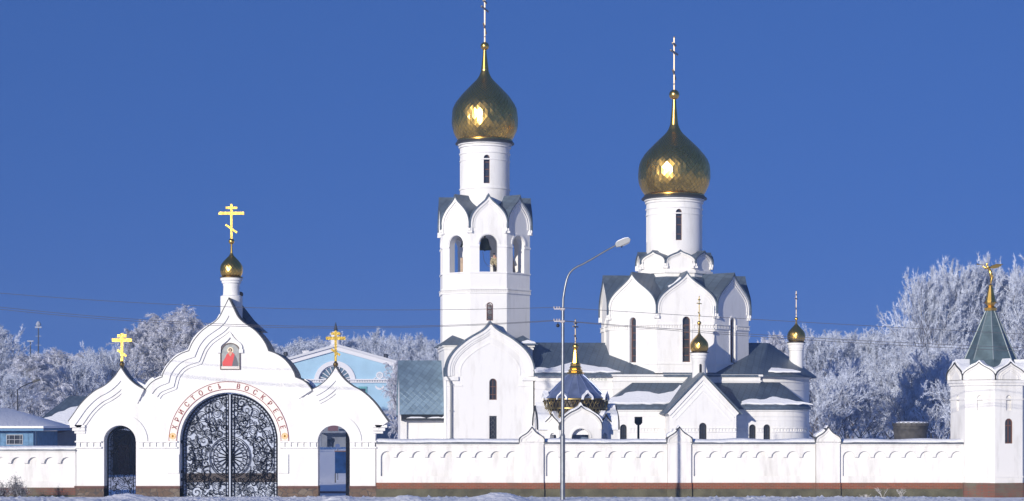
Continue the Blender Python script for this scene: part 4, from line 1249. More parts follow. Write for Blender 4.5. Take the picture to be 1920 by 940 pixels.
def gate_leaf(name, parent, cx, czn, r, s, x_in, zlow, y, M, sheet=None, medallion=None, seed=1, frame=.04, count=60, rr=(.12, .34), rear_band=False, label=None):
    """half-arch (s=-1 left, 1 right, 0 full arch) leaf in the plane y=0 of M"""
    rnd = random.Random(seed)
    def inside(x, z):
        if z < zlow + .06: return False
        if s and (x - cx) * s < x_in + .05: return False
        if abs(x - cx) > r - .1: return False
        return z < czn or math.hypot(x - cx, z - czn) < r - .1
    if s: a0, a1 = (90, 180) if s < 0 else (90, 0)
    else: a0, a1 = 0, 180
    pts = arc(cx, czn, r, a0, a1, 22)
    pts = [(cx + s * max(x_in, (x - cx) * s), z) if s else (x, z) for x, z in pts]
    border = ([(cx + s * x_in, zlow)] + pts + [(cx + s * r, zlow), (cx + s * x_in, zlow)]) if s else ([(cx + r, zlow)] + pts + [(cx - r, zlow), (cx + r, zlow)])
    mb = MB(M); tubexz(mb, border, frame)
    fr = mb.build(name, IRON, parent)
    if label: fr['label'] = label
    mb = MB(M)
    ins = .14
    p2 = arc(cx, czn, r - ins, a0, a1, 22)
    p2 = [(cx + s * max(x_in + ins, (x - cx) * s), z) if s else (x, z) for x, z in p2]
    b2 = ([(cx + s * (x_in + ins), zlow + ins)] + p2 + [(cx + s * (r - ins), zlow + ins), (cx + s * (x_in + ins), zlow + ins)]) if s else ([(cx + r - ins, zlow + ins)] + p2 + [(cx - r + ins, zlow + ins), (cx + r - ins, zlow + ins)])
    tubexz(mb, b2, .018)
    for (xa, za), (xb, zb_) in zip(b2, b2[1:]):       # little S links between the two borders
        L = math.hypot(xb - xa, zb_ - za); k = max(1, int(L / .17))
        for i in range(k):
            x = xa + (xb - xa) * (i + .5) / k; z = za + (zb_ - za) * (i + .5) / k
            nx, nz = (zb_ - za) / max(L, 1e-6), -(xb - xa) / max(L, 1e-6)
            for sg in (1, -1):
                ex, ez = x + nx * .11 * sg, z + nz * .11 * sg
                if not inside(ex, ez): tubexz(mb, [(x, z), (x + nx * .06 * sg + nz * .04, z + nz * .06 * sg - nx * .04), (ex, ez)], .016, .012)
    mb.build('border_links', IRON, fr)
    fx = []
    if medallion:
        mx, mz, mr = medallion
        mb = MB(M)
        def clip(pts):
            run = []
            for p in pts:
                if (not s) or (p[0] - cx) * s > x_in: run.append(p)
                else:
                    if len(run) > 1: tubexz(mb, run, .015)
                    run = []
            if len(run) > 1: tubexz(mb, run, .015)
        for rad in (mr, mr * .93, mr * .82): clip(arc(mx, mz, rad, 0, 360, 64))
        for i in range(16):
            a = 2 * PI * (i + .5) / 16
            for sg in (-1, 1):
                clip([(mx + mr * t * math.cos(a + sg * .17 * math.sin(PI * t ** .8)), mz + mr * t * math.sin(a + sg * .17 * math.sin(PI * t ** .8))) for t in [.12, .25, .38, .5, .62, .72, .82]])
            clip(spiral(mx + mr * .66 * math.cos(a), mz + mr * .66 * math.sin(a), mr * .1, a, 1.0, 1, 10))
            clip(arc(mx + mr * .875 * math.cos(a + .2), mz + mr * .875 * math.sin(a + .2), mr * .05, 0, 360, 8))
        mb.build('medallion', IRON, fr)
        base_inside = inside
        def inside(x, z, f=base_inside): return f(x, z) and math.hypot(x - mx, z - mz) > mr + .04
    mb = MB(M)
    xs = (cx + s * x_in, cx + s * r) if s else (cx - r, cx + r)
    leaf_scrolls(mb, inside, min(xs), max(xs), zlow, czn + r, rnd, count, rr)
    # stems
    for i in range(16 if s else 6):
        x, z = rnd.uniform(min(xs), max(xs)), rnd.uniform(zlow + .1, czn + r * .4)
        an = rnd.uniform(1.0, 2.1); tl = []
        for k in range(14):
            if not inside(x, z): break
            tl.append((x, z)); an += rnd.uniform(-.3, .3); x += .1 * math.cos(an); z += .1 * math.sin(an)
        if len(tl) > 3: tubexz(mb, tl, .016)
    mb.build('scrollwork', IRON, fr)
    if rear_band:
        mb = MB(M); mb.box(min(xs) + .06, max(xs) - .03, .03, .05, WZ(905), WZ(888)); mb.build('lock_rail', simple('dark_brown_rail', (.035, .025, .025), .5, .2), fr)  # added bar standing in for the blurred dark band behind the gate
    if sheet:
        mb = MB(M)
        if s: lp = [(cx + s * x_in, zlow)] + pts + [(cx + s * r, zlow)]
        else: lp = [(cx + r, zlow)] + pts + [(cx - r, zlow)]
        mb.shape([lp], .06, .07); mb.build('backing_sheet', sheet, fr)
    return fr
SHEET = simple('frosted_backing_sheet', (.50, .56, .70), .4, 0.0, var=.35, vscale=.9, spec=.5)
mr_ = m_r - .03
med = (m_c[0], G(0, 858)[1], 40 / 40 * .98)
Mg = T(0, .42)
gate_leaf('gate_leaf', gate, m_c[0], m_c[1], mr_ - .06, -1, .05, G(0, 938)[1], 0, Mg, SHEET, med, seed=11, count=105, rr=(.09, .34), rear_band=True)
gate_leaf('gate_leaf', gate, m_c[0], m_c[1], mr_ - .06, 1, .05, G(0, 938)[1], 0, Mg, SHEET, med, seed=12, count=105, rr=(.09, .34), rear_band=True)
mb = MB(); mb.box(m_c[0] - .035, m_c[0] + .035, .37, .46, G(0, 938)[1], m_c[1] + mr_ - .06)
mb.build('meeting_stile', simple('pale_grey_paint', (.42, .46, .55), .5), gate)
mb = MB()
for s in (-1, 1):
    for py in (829, 885, 900): mb.box(m_c[0] + s * (mr_ - .02) - .1, m_c[0] + s * (mr_ - .02) + .08, .34, .44, G(0, py + 3)[1], G(0, py - 3)[1])
mb.build('hinge', IRON, gate)
gate_leaf('wicket_leaf', gate, l_c[0], l_c[1], w_r - .08, 0, 0, G(0, 935)[1], 0, T(.02, .45), None, None, seed=21, count=60, rr=(.07, .26), label='closed wicket leaf of dense black scrolls in the left arch')
# right leaf stands open, seen edge on
hx = r_c[0] + w_r - .06
gate_leaf('wicket_leaf', gate, 0, l_c[1], w_r - .08, 0, 0, G(0, 935)[1], 0, T(hx, .5) @ RZ(100) @ T(w_r - .08, 0), None, None, seed=22, count=60, rr=(.07, .26), label='open wicket leaf seen edge on in the right arch')

# ------------------------------------------------------------------ perimeter wall
def wall_run(th, x0, x1, ztop, zpb, zbrick, narc, first, pitch, ra, z_arc, z_pan, edge_l=.25, edge_r=.0, cap_front=True, brick=None):
    """one stretch: front at y=0, recessed arcaded field, capping with snow, brick and concrete foot"""
    fld = []
    xs = [first + pitch * i for i in range(narc)]
    xl, xrt = xs[0] - ra, xs[-1] + ra
    top = []
    for i, xc_ in enumerate(xs):
        top += [(xc_ + ra * math.cos(PI - PI * k / 10), z_arc + ra * math.sin(PI * k / 10)) for k in range(11)]
    loop = [(xl, z_pan)] + top + [(xrt, z_pan)]
    mb = MB()
    mb.shape([[(x0, zpb), (x1, zpb), (x1, ztop), (x0, ztop)], loop], 0, .13)
    mb.box(x0, x1, .13, .5, zpb, ztop)
    w = mb.build('wall_panel', PLASTER_W, th, smooth=30)
    mb = MB(); mb.box(x0, x1, -.05, .55, ztop - .02, ztop + .10); mb.box(x0, x1, -.02, .52, ztop - .1, ztop - .02); mb.build('cornice', PLASTER_W, th)
    mb = MB(); n = max(2, int((x1 - x0) / .5))
    mb.add([(x0, -.12, ztop + .10), (x1, -.12, ztop + .10), (x1, .62, ztop + .10), (x0, .62, ztop + .10), (x0, .25, ztop + .24), (x1, .25, ztop + .24)],
           [(0, 1, 5, 4), (2, 3, 4, 5), (0, 3, 2, 1), (0, 4, 3), (1, 2, 5)])
    mb.box(x0, x1, -.13, -.11, ztop + .06, ztop + .125)
    c = mb.build('capping', simple('grey_metal_capping', (.17, .185, .21), .45, .5, var=.3, vscale=2), th, smooth=0)
    # snow lying on the capping, broken along its lower edge
    vs = []; fs = []; n = int((x1 - x0) / .12)
    for i in range(n + 1):
        x = x0 + (x1 - x0) * i / n
        lo = -.10 + .13 * (.5 + .5 * noise.noise((x * .45, ztop, 3))) + .05 * noise.noise((x * 2.2, 1, 1)) + .07 * max(0, noise.noise((x * .2, 9, 1)))
        lo = min(.14, max(-.11, lo)); zl_ = ztop + .10 + (lo + .12) * .378
        tk = .05 + .05 * noise.noise((x * .7, 3, 3))
        vs += [(x, lo, zl_ + .004), (x, lo + .02, zl_ + .03 + tk * .5), (x, .25, ztop + .25 + tk), (x, .6, ztop + .16), (x, .6, ztop + .10)]
    for i in range(n):
        for j in range(4): fs.append((5 * i + j, 5 * i + 5 + j, 5 * i + 6 + j, 5 * i + 1 + j))
    mb = MB(); mb.add(vs, fs); mb.build('capping_snow', SNOW, c, smooth=70)
    mb = MB(); mb.box(x0, x1, -.06, .5, zbrick, zpb); mb.build('brick_course', brick or BRICK, th)
    mb = MB(); mb.box(x0, x1, -.075, .5, -.5, zbrick); mb.build('concrete_foot', CONCRETE, th)
def pillar(th, x, wd, zc_, zpk, zpb, zbrick, brick=None):
    mb = MB(); og = ogee(wd / 2 + .03, zpk - zc_, zc_, cx=x, n=7, knee=(.48, .55))
    mb.shape([[(x - wd / 2, zpb), (x + wd / 2, zpb), (x + wd / 2, zc_ - .02), (x - wd / 2, zc_ - .02)]], -.14, .6)
    mb.shape([og], -.14, .6)
    p = mb.build('pillar', PLASTER_W, th, smooth=30)
    mb = MB(); o2 = ogee(wd * .27, (zpk - zc_) * .52, zc_ + .07, cx=x, n=6, knee=(.5, .5))
    keel_band(mb, og, 0, .09, -.19, -.13); keel_band(mb, o2, 0, .045, -.165, -.135); mb.box(x - wd * .27, x + wd * .27, -.165, -.135, zc_ + .03, zc_ + .06)
    mb.box(x - wd / 2 - .03, x + wd / 2 + .03, -.17, .6, zc_ - .1, zc_ - .03)
    mb.build('pillar_moulding', PLASTER_W, p, smooth=30)
    mb = MB(); mb.sweep(og, -.24, .75, .03); mb.build('pillar_roof', EDGE, p, smooth=40)
    mb = MB(); mb.sweep(offset(og[3:12], .035), -.12, .75, .09, wob=.8, seed=x); mb.sweep(offset(og[13:], .03), .1, .75, .04, wob=.8, seed=x); mb.build('pillar_snow', SNOW, p, smooth=60)
    mb = MB(); mb.box(x - wd / 2 - .02, x + wd / 2 + .02, -.2, .55, zbrick, zpb); mb.build('pillar_brick', brick or BRICK, p)
    mb = MB(); mb.box(x - wd / 2 - .03, x + wd / 2 + .03, -.215, .55, -.5, zbrick); mb.build('pillar_foot', CONCRETE, p)
wallR = thing('perimeter_wall', 'long white arcaded wall with three keel-topped pillars between the gatehouse and the corner turret', 'wall', (WX(705), 0, 0), 0)
zt_w, zpb_w, zbr = WZ(835), WZ(905.5), WZ(916.5)
for a, b, n, f, p in ((705.5, 975, 9, 725, 29.4), (1019, 1251, 8, 1035, 29.2), (1296, 1529, 8, 1312, 29.1), (1575, 1806, 8, 1591.5, 29.0)):
    wall_run(wallR, WX(a), WX(b), zt_w, zpb_w, zbr, n, WX(f), p / 40, 11.2 / 40, WZ(857.5), WZ(893))
for x in (997, 1273.5, 1552): pillar(wallR, WX(x), 44 / 40, WZ(829), WZ(802), zpb_w, zbr)
wallL = thing('perimeter_wall', 'short white arcaded wall running out of view to the left of the gatehouse', 'wall', (WX(-200), 0, 0), 0)
wall_run(wallL, WX(-330), WX(142), WZ(848), WZ(914.5), WZ(928), 14, WX(121 - 31 * 13 + 4), 31 / 40, 11.5 / 40, WZ(869), WZ(903), brick=BRICK_O)

# ------------------------------------------------------------------ corner turret
tx, ty = WX(1857.5, 1.0), 1.0
tur = thing('corner_turret', 'white octagonal corner turret with a steep grey-green spire', 'turret', (tx, ty, 0), 0)
RT = 1.87; AT = RT * math.cos(PI / 8); WT = 2 * AT * math.tan(PI / 8)
MT = T(tx, ty) @ RZ(15.9)
tz = lambda py: EYE + (HOR - py) * (100 + 1 - AT) / 4000
mbw = MB(); mbp = MB(); mbb = MB(); mbk = MB(); LN = {}; mbr = MB(); mbs = MB()
SPK = simple('spire_copper_sheet', (.115, .17, .19), .5, .35, var=.35, vscale=2.2)
for k in range(8):
    F = MT @ RZ(45 * k) @ T(0, -AT)
    has = (k % 2 == 0)
    has = k == 0 or k == 4
    loops = [[(-WT / 2, tz(906)), (WT / 2, tz(906)), (WT / 2, tz(722)), (-WT / 2, tz(722))], arch(0, .13, tz(770), tz(741))]
    if has: loops.append(arch(0, .2, tz(832), tz(785)))
    mbw.shape(loops, 0, .14, F)
    mbw.box(-.14, .14, .1, .2, tz(775), tz(738), F)
    if not has: pass
    og = ogee(WT / 2 + .04, tz(680) - tz(712), tz(712), n=7, knee=(.62, .62))
    mbk.shape([og], -.10, .2, F)
    keel_band(mbk, og, 0, .09, -.15, -.09, F)
    o2 = ogee(WT * .30, tz(690) - tz(710), tz(711), n=6, knee=(.6, .6)); keel_band(mbk, o2, 0, .05, -.13, -.09, F)
    o3 = ogee(WT * .36, tz(687) - tz(711), tz(711), n=6, knee=(.6, .6)); keel_band(mbk, o3, 0, .03, -.125, -.09, F)
    for a, b, p in ((723, 718, .08), (718, 713, .14), (750, 747.5, .045), (896, 893, .04)):
        w_ = WT / 2 + p * .42
        LN.setdefault(a if a not in (723, 718) else 723, MB()).box(-w_, w_, -p, .02, tz(a), tz(b), F)
    mbr.sweep(og, -.2, .6, .03, F)
    mbs.sweep(offset(og, .03), -.12 + .0, .9, .085, F, wob=.9, seed=k)
    # skirt of brick and render
    mbb.box(-WT / 2 - .02, WT / 2 + .02, -.05, .3, tz(935) - .5, tz(906), F)
mbw.lathe([(AT - .16, tz(935)), (AT - .16, tz(700))], 8, MT @ RZ(22.5))
mbw.build('wall', PLASTER_W, tur)
mbk.build('keel_arch', PLASTER_W, tur, smooth=30); [q_.build('string_course', PLASTER_W, tur) for q_ in LN.values()]; mbb.build('brick_plinth', BRICK_O, tur)
rr = mbr.build('keel_roof', EDGE, tur, smooth=40); mbs.build('keel_snow', SNOW, rr, smooth=60)
for k in (0, 4): window(tur, MT @ RZ(45 * k) @ T(0, -AT), .2, tz(832), tz(785), .08, bars=(.72,), vert=True)
mb = MB(MT @ RZ(22.5)); s_ = 101 / 4000.
sz_ = lambda py: EYE + (HOR - py) * s_
mb.lathe([(1.5, sz_(692)), (1.22, sz_(676)), (.17, sz_(579))], 8); sp = mb.build('spire', SPK, tur, smooth=0)
mb = MB(MT @ RZ(22.5))
for k in range(8):
    a = 2 * PI * k / 8
    mb.tube([(1.23 * math.cos(a), 1.23 * math.sin(a), sz_(676)), (.18 * math.cos(a), .18 * math.sin(a), sz_(579))], .03, 5)
    for j in range(1, 6):
        t = j / 6; r_ = (1.22 + (.17 - 1.22) * t) * .99; b = 2 * PI * (k + 1) / 8
        z_ = sz_(676) + (sz_(579) - sz_(676)) * t
        mb.tube([(r_ * math.cos(a), r_ * math.sin(a), z_), (r_ * math.cos(b), r_ * math.sin(b), z_)], .009, 4)
mb.build('spire_seam', simple('pale_seam_metal', (.28, .33, .34), .45, .4), sp)
mb = MB(MT @ RZ(22.5)); mb.lathe([(.27, sz_(583)), (.30, sz_(578)), (.16, sz_(574)), (.26, sz_(568)), (.24, sz_(564)), (.09, sz_(537)), (.11, sz_(535)), (.03, sz_(533))], 8)
for k in range(8):
    a = 2 * PI * k / 8; mb.tube([(.24 * math.cos(a), .24 * math.sin(a), sz_(566)), (.34 * math.cos(a), .34 * math.sin(a), sz_(570))], .02, 4, r1=.006)
fin = mb.build('finial', GOLD, tur, smooth=0)
# ------------------------------------------------------------------ skinned figures
def skin_figure(name, joints, edges, radii, m, parent=None, M=None, sub=2):
    me = bpy.data.meshes.new(name)
    MM_ = M or Matrix.Identity(4)
    me.from_pydata([tuple(j) for j in joints], edges, [])
    o = bpy.data.objects.new(name, me); scene.collection.objects.link(o)
    md = o.modifiers.new('skin', 'SKIN'); md.use_smooth_shade = True
    for i, r in enumerate(radii):
        me.skin_vertices[0].data[i].radius = r if isinstance(r, tuple) else (r, r)
    me.skin_vertices[0].data[0].use_root = True
    sb = o.modifiers.new('sub', 'SUBSURF'); sb.levels = sub; sb.render_levels = sub
    bpy.context.view_layer.update()
    m2 = bpy.data.meshes.new_from_object(o.evaluated_get(bpy.context.evaluated_depsgraph_get()))
    bpy.data.objects.remove(o)
    m2.transform(MM_)
    if parent is not None: m2.transform(W[parent.name].inverted())
    m2.name = name; m2.materials.clear(); m2.materials.append(m); m2.shade_smooth()
    o = bpy.data.objects.new(name, m2); scene.collection.objects.link(o)
    if parent is not None: o.parent = parent; W[o.name] = W[parent.name]
    return o

SKINM = simple('skin_tone', (.45, .26, .19), .6)
# gilded trumpeting angel on the turret
az0 = sz_(533)
ang = thing('angel_statue', 'gilded trumpeting angel with raised wings on top of the turret spire', 'statue', (tx, ty, az0), 0)
A_ = T(tx, ty, az0)
J = [(0, 0, .48), (-.03, 0, .62), (-.10, 0, .78), (-.16, 0, .86), (-.20, 0, .93), (-.10, .07, .76), (-.24, .1, .74), (-.36, .05, .84), (-.10, -.07, .76), (-.25, -.08, .76), (-.38, -.03, .86), (.05, .03, .34), (.0, .03, .18), (.04, .02, .02), (.06, -.03, .33), (.02, -.03, .17), (.0, -.02, 0)]
E = [(0, 1), (1, 2), (2, 3), (3, 4), (2, 5), (5, 6), (6, 7), (2, 8), (8, 9), (9, 10), (0, 11), (11, 12), (12, 13), (0, 14), (14, 15), (15, 16)]
Rr = [.085, .075, .085, .035, .06, .045, .028, .02, .045, .028, .02, .075, .05, .03, .075, .05, .03]
skin_figure('robed_body', J, E, Rr, GOLD, ang, A_)
for s in (1, -1):
    mb = MB(A_ @ T(-.06, .06 * s, .80) @ RX(-35 * s))
    wing = [(0, 0), (.12, .10), (.30, .17), (.62, .16), (.50, .09), (.56, .07), (.42, .02), (.46, 0), (.30, -.05), (.14, -.07)]
    mb.shape([wing], -.012, .012); mb.build('wing', GOLD, ang)
mb = MB(A_); mb.tube([(-.24, 0, .92), (-.48, 0, .93), (-.60, 0, .94), (-.66, 0, .945)], [.01, .012, .025, .05], 8); mb.build('trumpet', GOLD, ang)
mb = MB(A_ @ T(-.20, 0, .95)); mb.add(*ball_v(.055), T(.02, 0, 0)); mb.build('hair', GOLD, ang)

# bells and ringer up in the tower
def bell(M, r, h, label, grp=None):
    o = thing('bell', label, 'bell', tuple(M.to_translation()), 0)
    M0 = T(*M.to_translation())
    mb = MB(M0); mb.lathe([(r, -h), (r * .97, -h * .93), (r * .72, -h * .62), (r * .58, -h * .3), (r * .5, -h * .1), (r * .3, 0), (.02, .02)], 28, cap=False); mb.build('bell_body', simple('dark_green_bronze', (.035, .045, .035), .4, .8), o)
    mb = MB(M0); mb.tube([(0, 0, -h * .4), (0, 0, -h * 1.05)], .03, 6); mb.add(*ball_v(r * .15), T(0, 0, -h * 1.02)); mb.build('clapper', IRON, o)
    mb = MB(M0); mb.tube([(0, 0, 0), (0, 0, .55)], .05, 6); mb.build('hanger', IRON, o)
    return o
xb = lx(909, -1.7); bell(MC @ T(xb, -1.7, lz(447, 0, -1.7)), .44, lz(447, 0, -1.7) - lz(469, 0, -1.7), 'large dark bronze bell hanging in the middle arch of the bell tower')
xb = lx(869, -.6); bell(MC @ T(xb, -.6, lz(452, 0, -.6)), .22, .4, 'small dark bell hanging behind the left arch of the bell tower')
xr_ = lx(931, -1.9); zfl = zf(514) + .02
pr = MC @ T(xr_, -1.75, zfl - .5) @ Matrix.Scale(1.08, 4)
per = thing('person', 'bell ringer in a camouflage jacket bending to the ropes in the middle bell tower arch', 'person', tuple(pr.to_translation()), TH)
JK = simple('camouflage_cloth', (.42, .36, .24), .9, col2=(.12, .10, .05), vscale=9)
DKT = simple('dark_trousers', (.03, .03, .035), .9)
hgt = 1.0
J = [(0, 0, .92), (-.02, -.03, 1.12), (-.06, -.08, 1.34), (-.11, -.13, 1.46), (-.15, -.18, 1.60), (.12, -.08, 1.36), (.12, -.2, 1.1), (-.06, -.36, 1.02), (-.22, -.05, 1.36), (-.30, -.18, 1.12), (-.2, -.36, 1.0), (.1, 0, .88), (.1, -.05, .48), (.1, .02, .06), (-.1, 0, .88), (-.1, -.07, .48), (-.1, .02, .06), (.1, -.12, .04), (-.1, -.12, .04)]
E = [(0, 1), (1, 2), (2, 3), (3, 4), (2, 5), (5, 6), (6, 7), (2, 8), (8, 9), (9, 10), (0, 11), (11, 12), (12, 13), (0, 14), (14, 15), (15, 16), (13, 17), (16, 18)]
Rr = [.15, .15, .16, .06, .10, .08, .055, .04, .08, .055, .04, .10, .075, .05, .10, .075, .05, .04, .04]
skin_figure('body', J, E, Rr, SKINM, per, pr)
skin_figure('jacket', [J[i] for i in (0, 1, 2, 5, 6, 7, 8, 9, 10)], [(0, 1), (1, 2), (2, 3), (3, 4), (4, 5), (2, 6), (6, 7), (7, 8)], [.22, .22, .23, .13, .10, .07, .13, .10, .07], JK, per, pr)
skin_figure('trousers', [J[i] for i in (0, 11, 12, 13, 14, 15, 16)], [(0, 1), (1, 2), (2, 3), (0, 4), (4, 5), (5, 6)], [.16, .12, .09, .07, .12, .09, .07], DKT, per, pr)
skin_figure('dark_cap', [(-.15, -.17, 1.64), (-.15, -.16, 1.70)], [(0, 1)], [.11, .08], BLACK, per, pr)
mb = MB(MC); mb.tube([(lx(px, -1.8), -1.8, zf(py)) for px, py in ((905, 470), (908, 488), (915, 497), (926, 498))], .014, 5)
tag(mb.build('bell_rope', simple('pale_rope', (.3, .27, .25), .9)), 'thin slack rope from the clapper of the large bell to the ringer', 'rope')
# boards leaning in the two side arches
def board(name, label, M, w, h):
    o = thing(name, label, 'board', tuple(M.to_translation()), 0)
    mb = MB(M); mb.box(-w / 2, w / 2, -.03, .03, 0, h); mb.box(-w / 2 + .05, w / 2 - .05, -.045, -.029, .05, h - .05); mb.build('plank', simple('pale_wood_' + name, (.55, .42, .30), .8, var=.3, vscale=5), o)
    mb = MB(M); mb.box(-w / 2 - .02, w / 2 + .02, -.05, .04, h, h + .03); mb.build('top_batten', STEEL, o)
board('upright_board', 'pale upright board standing in the left arch of the bell tower', MC @ T(lx(867, -1.0), -1.0, zfl - .5), .26, 1.6)
board('leaning_board', 'pale wooden ladder-like board leaning in the right arch of the bell tower', MC @ T(lx(966, -1.2), -1.2, zfl - .5) @ RY(-9), .28, 1.95)

# ------------------------------------------------------------------ blue hall
YB = 220.0
S_ = (100 + YB) / 4000.
bx = lambda px: (px - 960) * S_
bz = lambda py: EYE + (HOR - py) * S_
hall = thing('hall', 'pale blue hall with white cornices, low gable and fan window, far behind the gatehouse', 'building', (bx(632), YB, 0), 0)
BLUE = simple('pale_blue_render', (.34, .53, .68), .85, var=.12, vscale=.4)
WTR = simple('white_trim', (.66, .66, .70), .8)
LG = simple('blue_grey_base_render', (.17, .19, .24), .85, var=.25, vscale=1)
HD = 26.0
gp = [(bx(527), 0), (bx(738), 0), (bx(738), bz(684)), (bx(632), bz(655)), (bx(527), bz(684))]
mb = MB(); fan = [(bx(628) + 31 * S_ * math.cos(PI * i / 24), bz(716) + 31 * S_ * math.sin(PI * i / 24)) for i in range(25)]
mb.shape([gp, fan], YB, YB + .5); mb.box(bx(527), bx(738), YB + .5, YB + HD, 0, bz(684)); hw_b = mb.build('wall', BLUE, hall)
mb = MB(); gl = [(bx(521), bz(681)), (bx(632), bz(650)), (bx(743), bz(681))]
mb.sweep(gl, YB - .7, YB + HD, .35, side=1); mb.build('roof', simple('snowy_roof_sheet', (.55, .56, .6), .7), hall, smooth=0)
mb = MB(); mb.shape([gl + offset(gl, -.6)[::-1]], YB - .35, YB + .01)
for a, b, p in ((711, 713.5, .5), (716, 718, .35), (679, 684, .3)):
    if a != 679: mb.box(bx(524), bx(741), YB - p, YB, bz(b), bz(a))
n = 46
for i in range(n): 
    x = bx(524) + (bx(741) - bx(524)) * (i + .5) / n; mb.box(x - .1, x + .1, YB - .3, YB, bz(716), bz(713.5))
for px in (527, 738): mb.box(bx(px) - .12, bx(px) + .12, YB - .12, YB, 0, bz(684))
mb.build('cornice', WTR, hall)
mb = MB(); mb.shape([arc(bx(628), bz(716), 39 * S_, 0, 180, 30) + arc(bx(628), bz(716), 31 * S_, 180, 0, 30)], YB - .2, YB + .01)
mb.shape([arc(bx(628), bz(716), 31 * S_, 0, 180, 24) + arc(bx(628), bz(716), 29 * S_, 180, 0, 24)], YB + .1, YB + .3)
fw_ = mb.build('fan_window', WTR, hall)
mb = MB(); mb.shape([arc(bx(628), bz(716), 31 * S_, 0, 180, 24)], YB + .3, YB + .35); mb.build('pane', simple('blue_grey_glass', (.10, .16, .22), .2), fw_)
mb = MB()
for i in range(1, 10):
    a = PI * i / 10; M_ = T(bx(628), YB + .2, bz(716)) @ RY(-math.degrees(a)); mb.box(.9, 30 * S_, -.05, .05, -.06, .06, M_)
mb.shape([arc(bx(628), bz(716), 12 * S_, 0, 180, 16) + arc(bx(628), bz(716), 10.6 * S_, 180, 0, 16)], YB + .13, YB + .26)
mb.build('glazing_bar', WTR, fw_)
for px, s in ((712, 1), (552, -1)):
    mb = MB(); mb.shape([arc(bx(px), bz(704), .55, 0, 360, 16)[:-1], arc(bx(px), bz(704), .36, 0, 360, 16)[:-1]], YB - .12, YB + .01)
    for a in range(0, 360, 45): mb.box(.1, .4, -.1, 0, -.05, .05, T(bx(px), YB, bz(704)) @ RY(a))
    for q_ in (-1, 1): mb.tube([(bx(px) + q_ * (.5 + .4 * t), YB - .05, bz(708) - .3 * t * t) for t in (0, .5, 1)], .08, 5)
    mb.shape([arc(bx(px), bz(722), .75, 200, 340, 10) + arc(bx(px), bz(720), .6, 340, 200, 10)], YB - .1, YB + .01)
    mb.build('stucco_wreath', WTR, hall)
for px in (680, 588, 560):
    f = MB(); x0, x1 = bx(px - 8), bx(px + 8)
    f.shape([[(x0, bz(765)), (x1, bz(765)), (x1, bz(726)), (x0, bz(726))], [(x0 + .2, bz(764)), (x1 - .2, bz(764)), (x1 - .2, bz(729)), (x0 + .2, bz(729))]], YB - .15, YB + .01)
    f.box(x0, x1, YB - .2, YB, bz(728), bz(725))
    w_ = f.build('window', simple('teal_window_frame', (.10, .33, .36), .6) if px == 680 else WTR, hall)
    g = MB(); g.box(x0 + .2, x1 - .2, YB - .06, YB - .02, bz(764), bz(729)); g.build('pane', GLASS, w_)
mb = MB(); mb.box(bx(522), bx(744), YB - .3, YB - .003, 0, bz(799)); mb.build('base_course', LG, hall)
# entrance porch with a dark red fascia
mb = MB(); mb.box(bx(600), bx(664), YB - 3, YB - .31, bz(812), bz(808)); 
for px in (603, 661): mb.box(bx(px) - .25, bx(px) + .25, YB - 2.9, YB - 2.4, 0, bz(812))
pc = mb.build('entrance_porch', LG, hall)
mb = MB(); mb.box(bx(618), bx(637), YB - 3.1, YB - 3.01, bz(808), bz(797)); mb.build('porch_sign', simple('dark_red_sign', (.10, .03, .04), .6), pc)
mb = MB()
mb.lathe([(.95, bz(652)), (.95, bz(646)), (.75, bz(645)), (.75, bz(628)), (.9, bz(627)), (.95, bz(625)), (.5, bz(621))], 12, T(bx(628), YB + 1.5)); tw = mb.build('roof_lantern', WTR, hall)
mb = MB(); mb.lathe([(.35, bz(622)), (.2, bz(612)), (.04, bz(604))], 10, T(bx(628), YB + 1.5)); mb.build('lantern_spire', BLACK, tw)
mb = MB(); mb.box(bx(565), bx(576), YB + 2, YB + 3, bz(675), bz(659)); mb.box(bx(564), bx(577), YB + 1.9, YB + 3.1, bz(659), bz(657)); mb.build('chimney', WTR, hall)
for px in (535, 723):
    mb = MB(T(bx(px), YB + .5, bz(672 if px < 600 else 676))); mb.lathe([(.1, 0), (.12, .3), (.35, .4), (.35, .9), (.15, 1.0)], 10); mb.build('siren_horn', BLACK, hall)
mb = MB(); mb.tube([(bx(723), YB + .6, bz(678)), (bx(726), YB + .6, bz(668)), (bx(736), YB + .6, bz(661))], .06, 5); mb.box(bx(735), bx(740), YB + .5, YB + .8, bz(662), bz(660)); mb.build('roof_lamp', STEEL, hall)

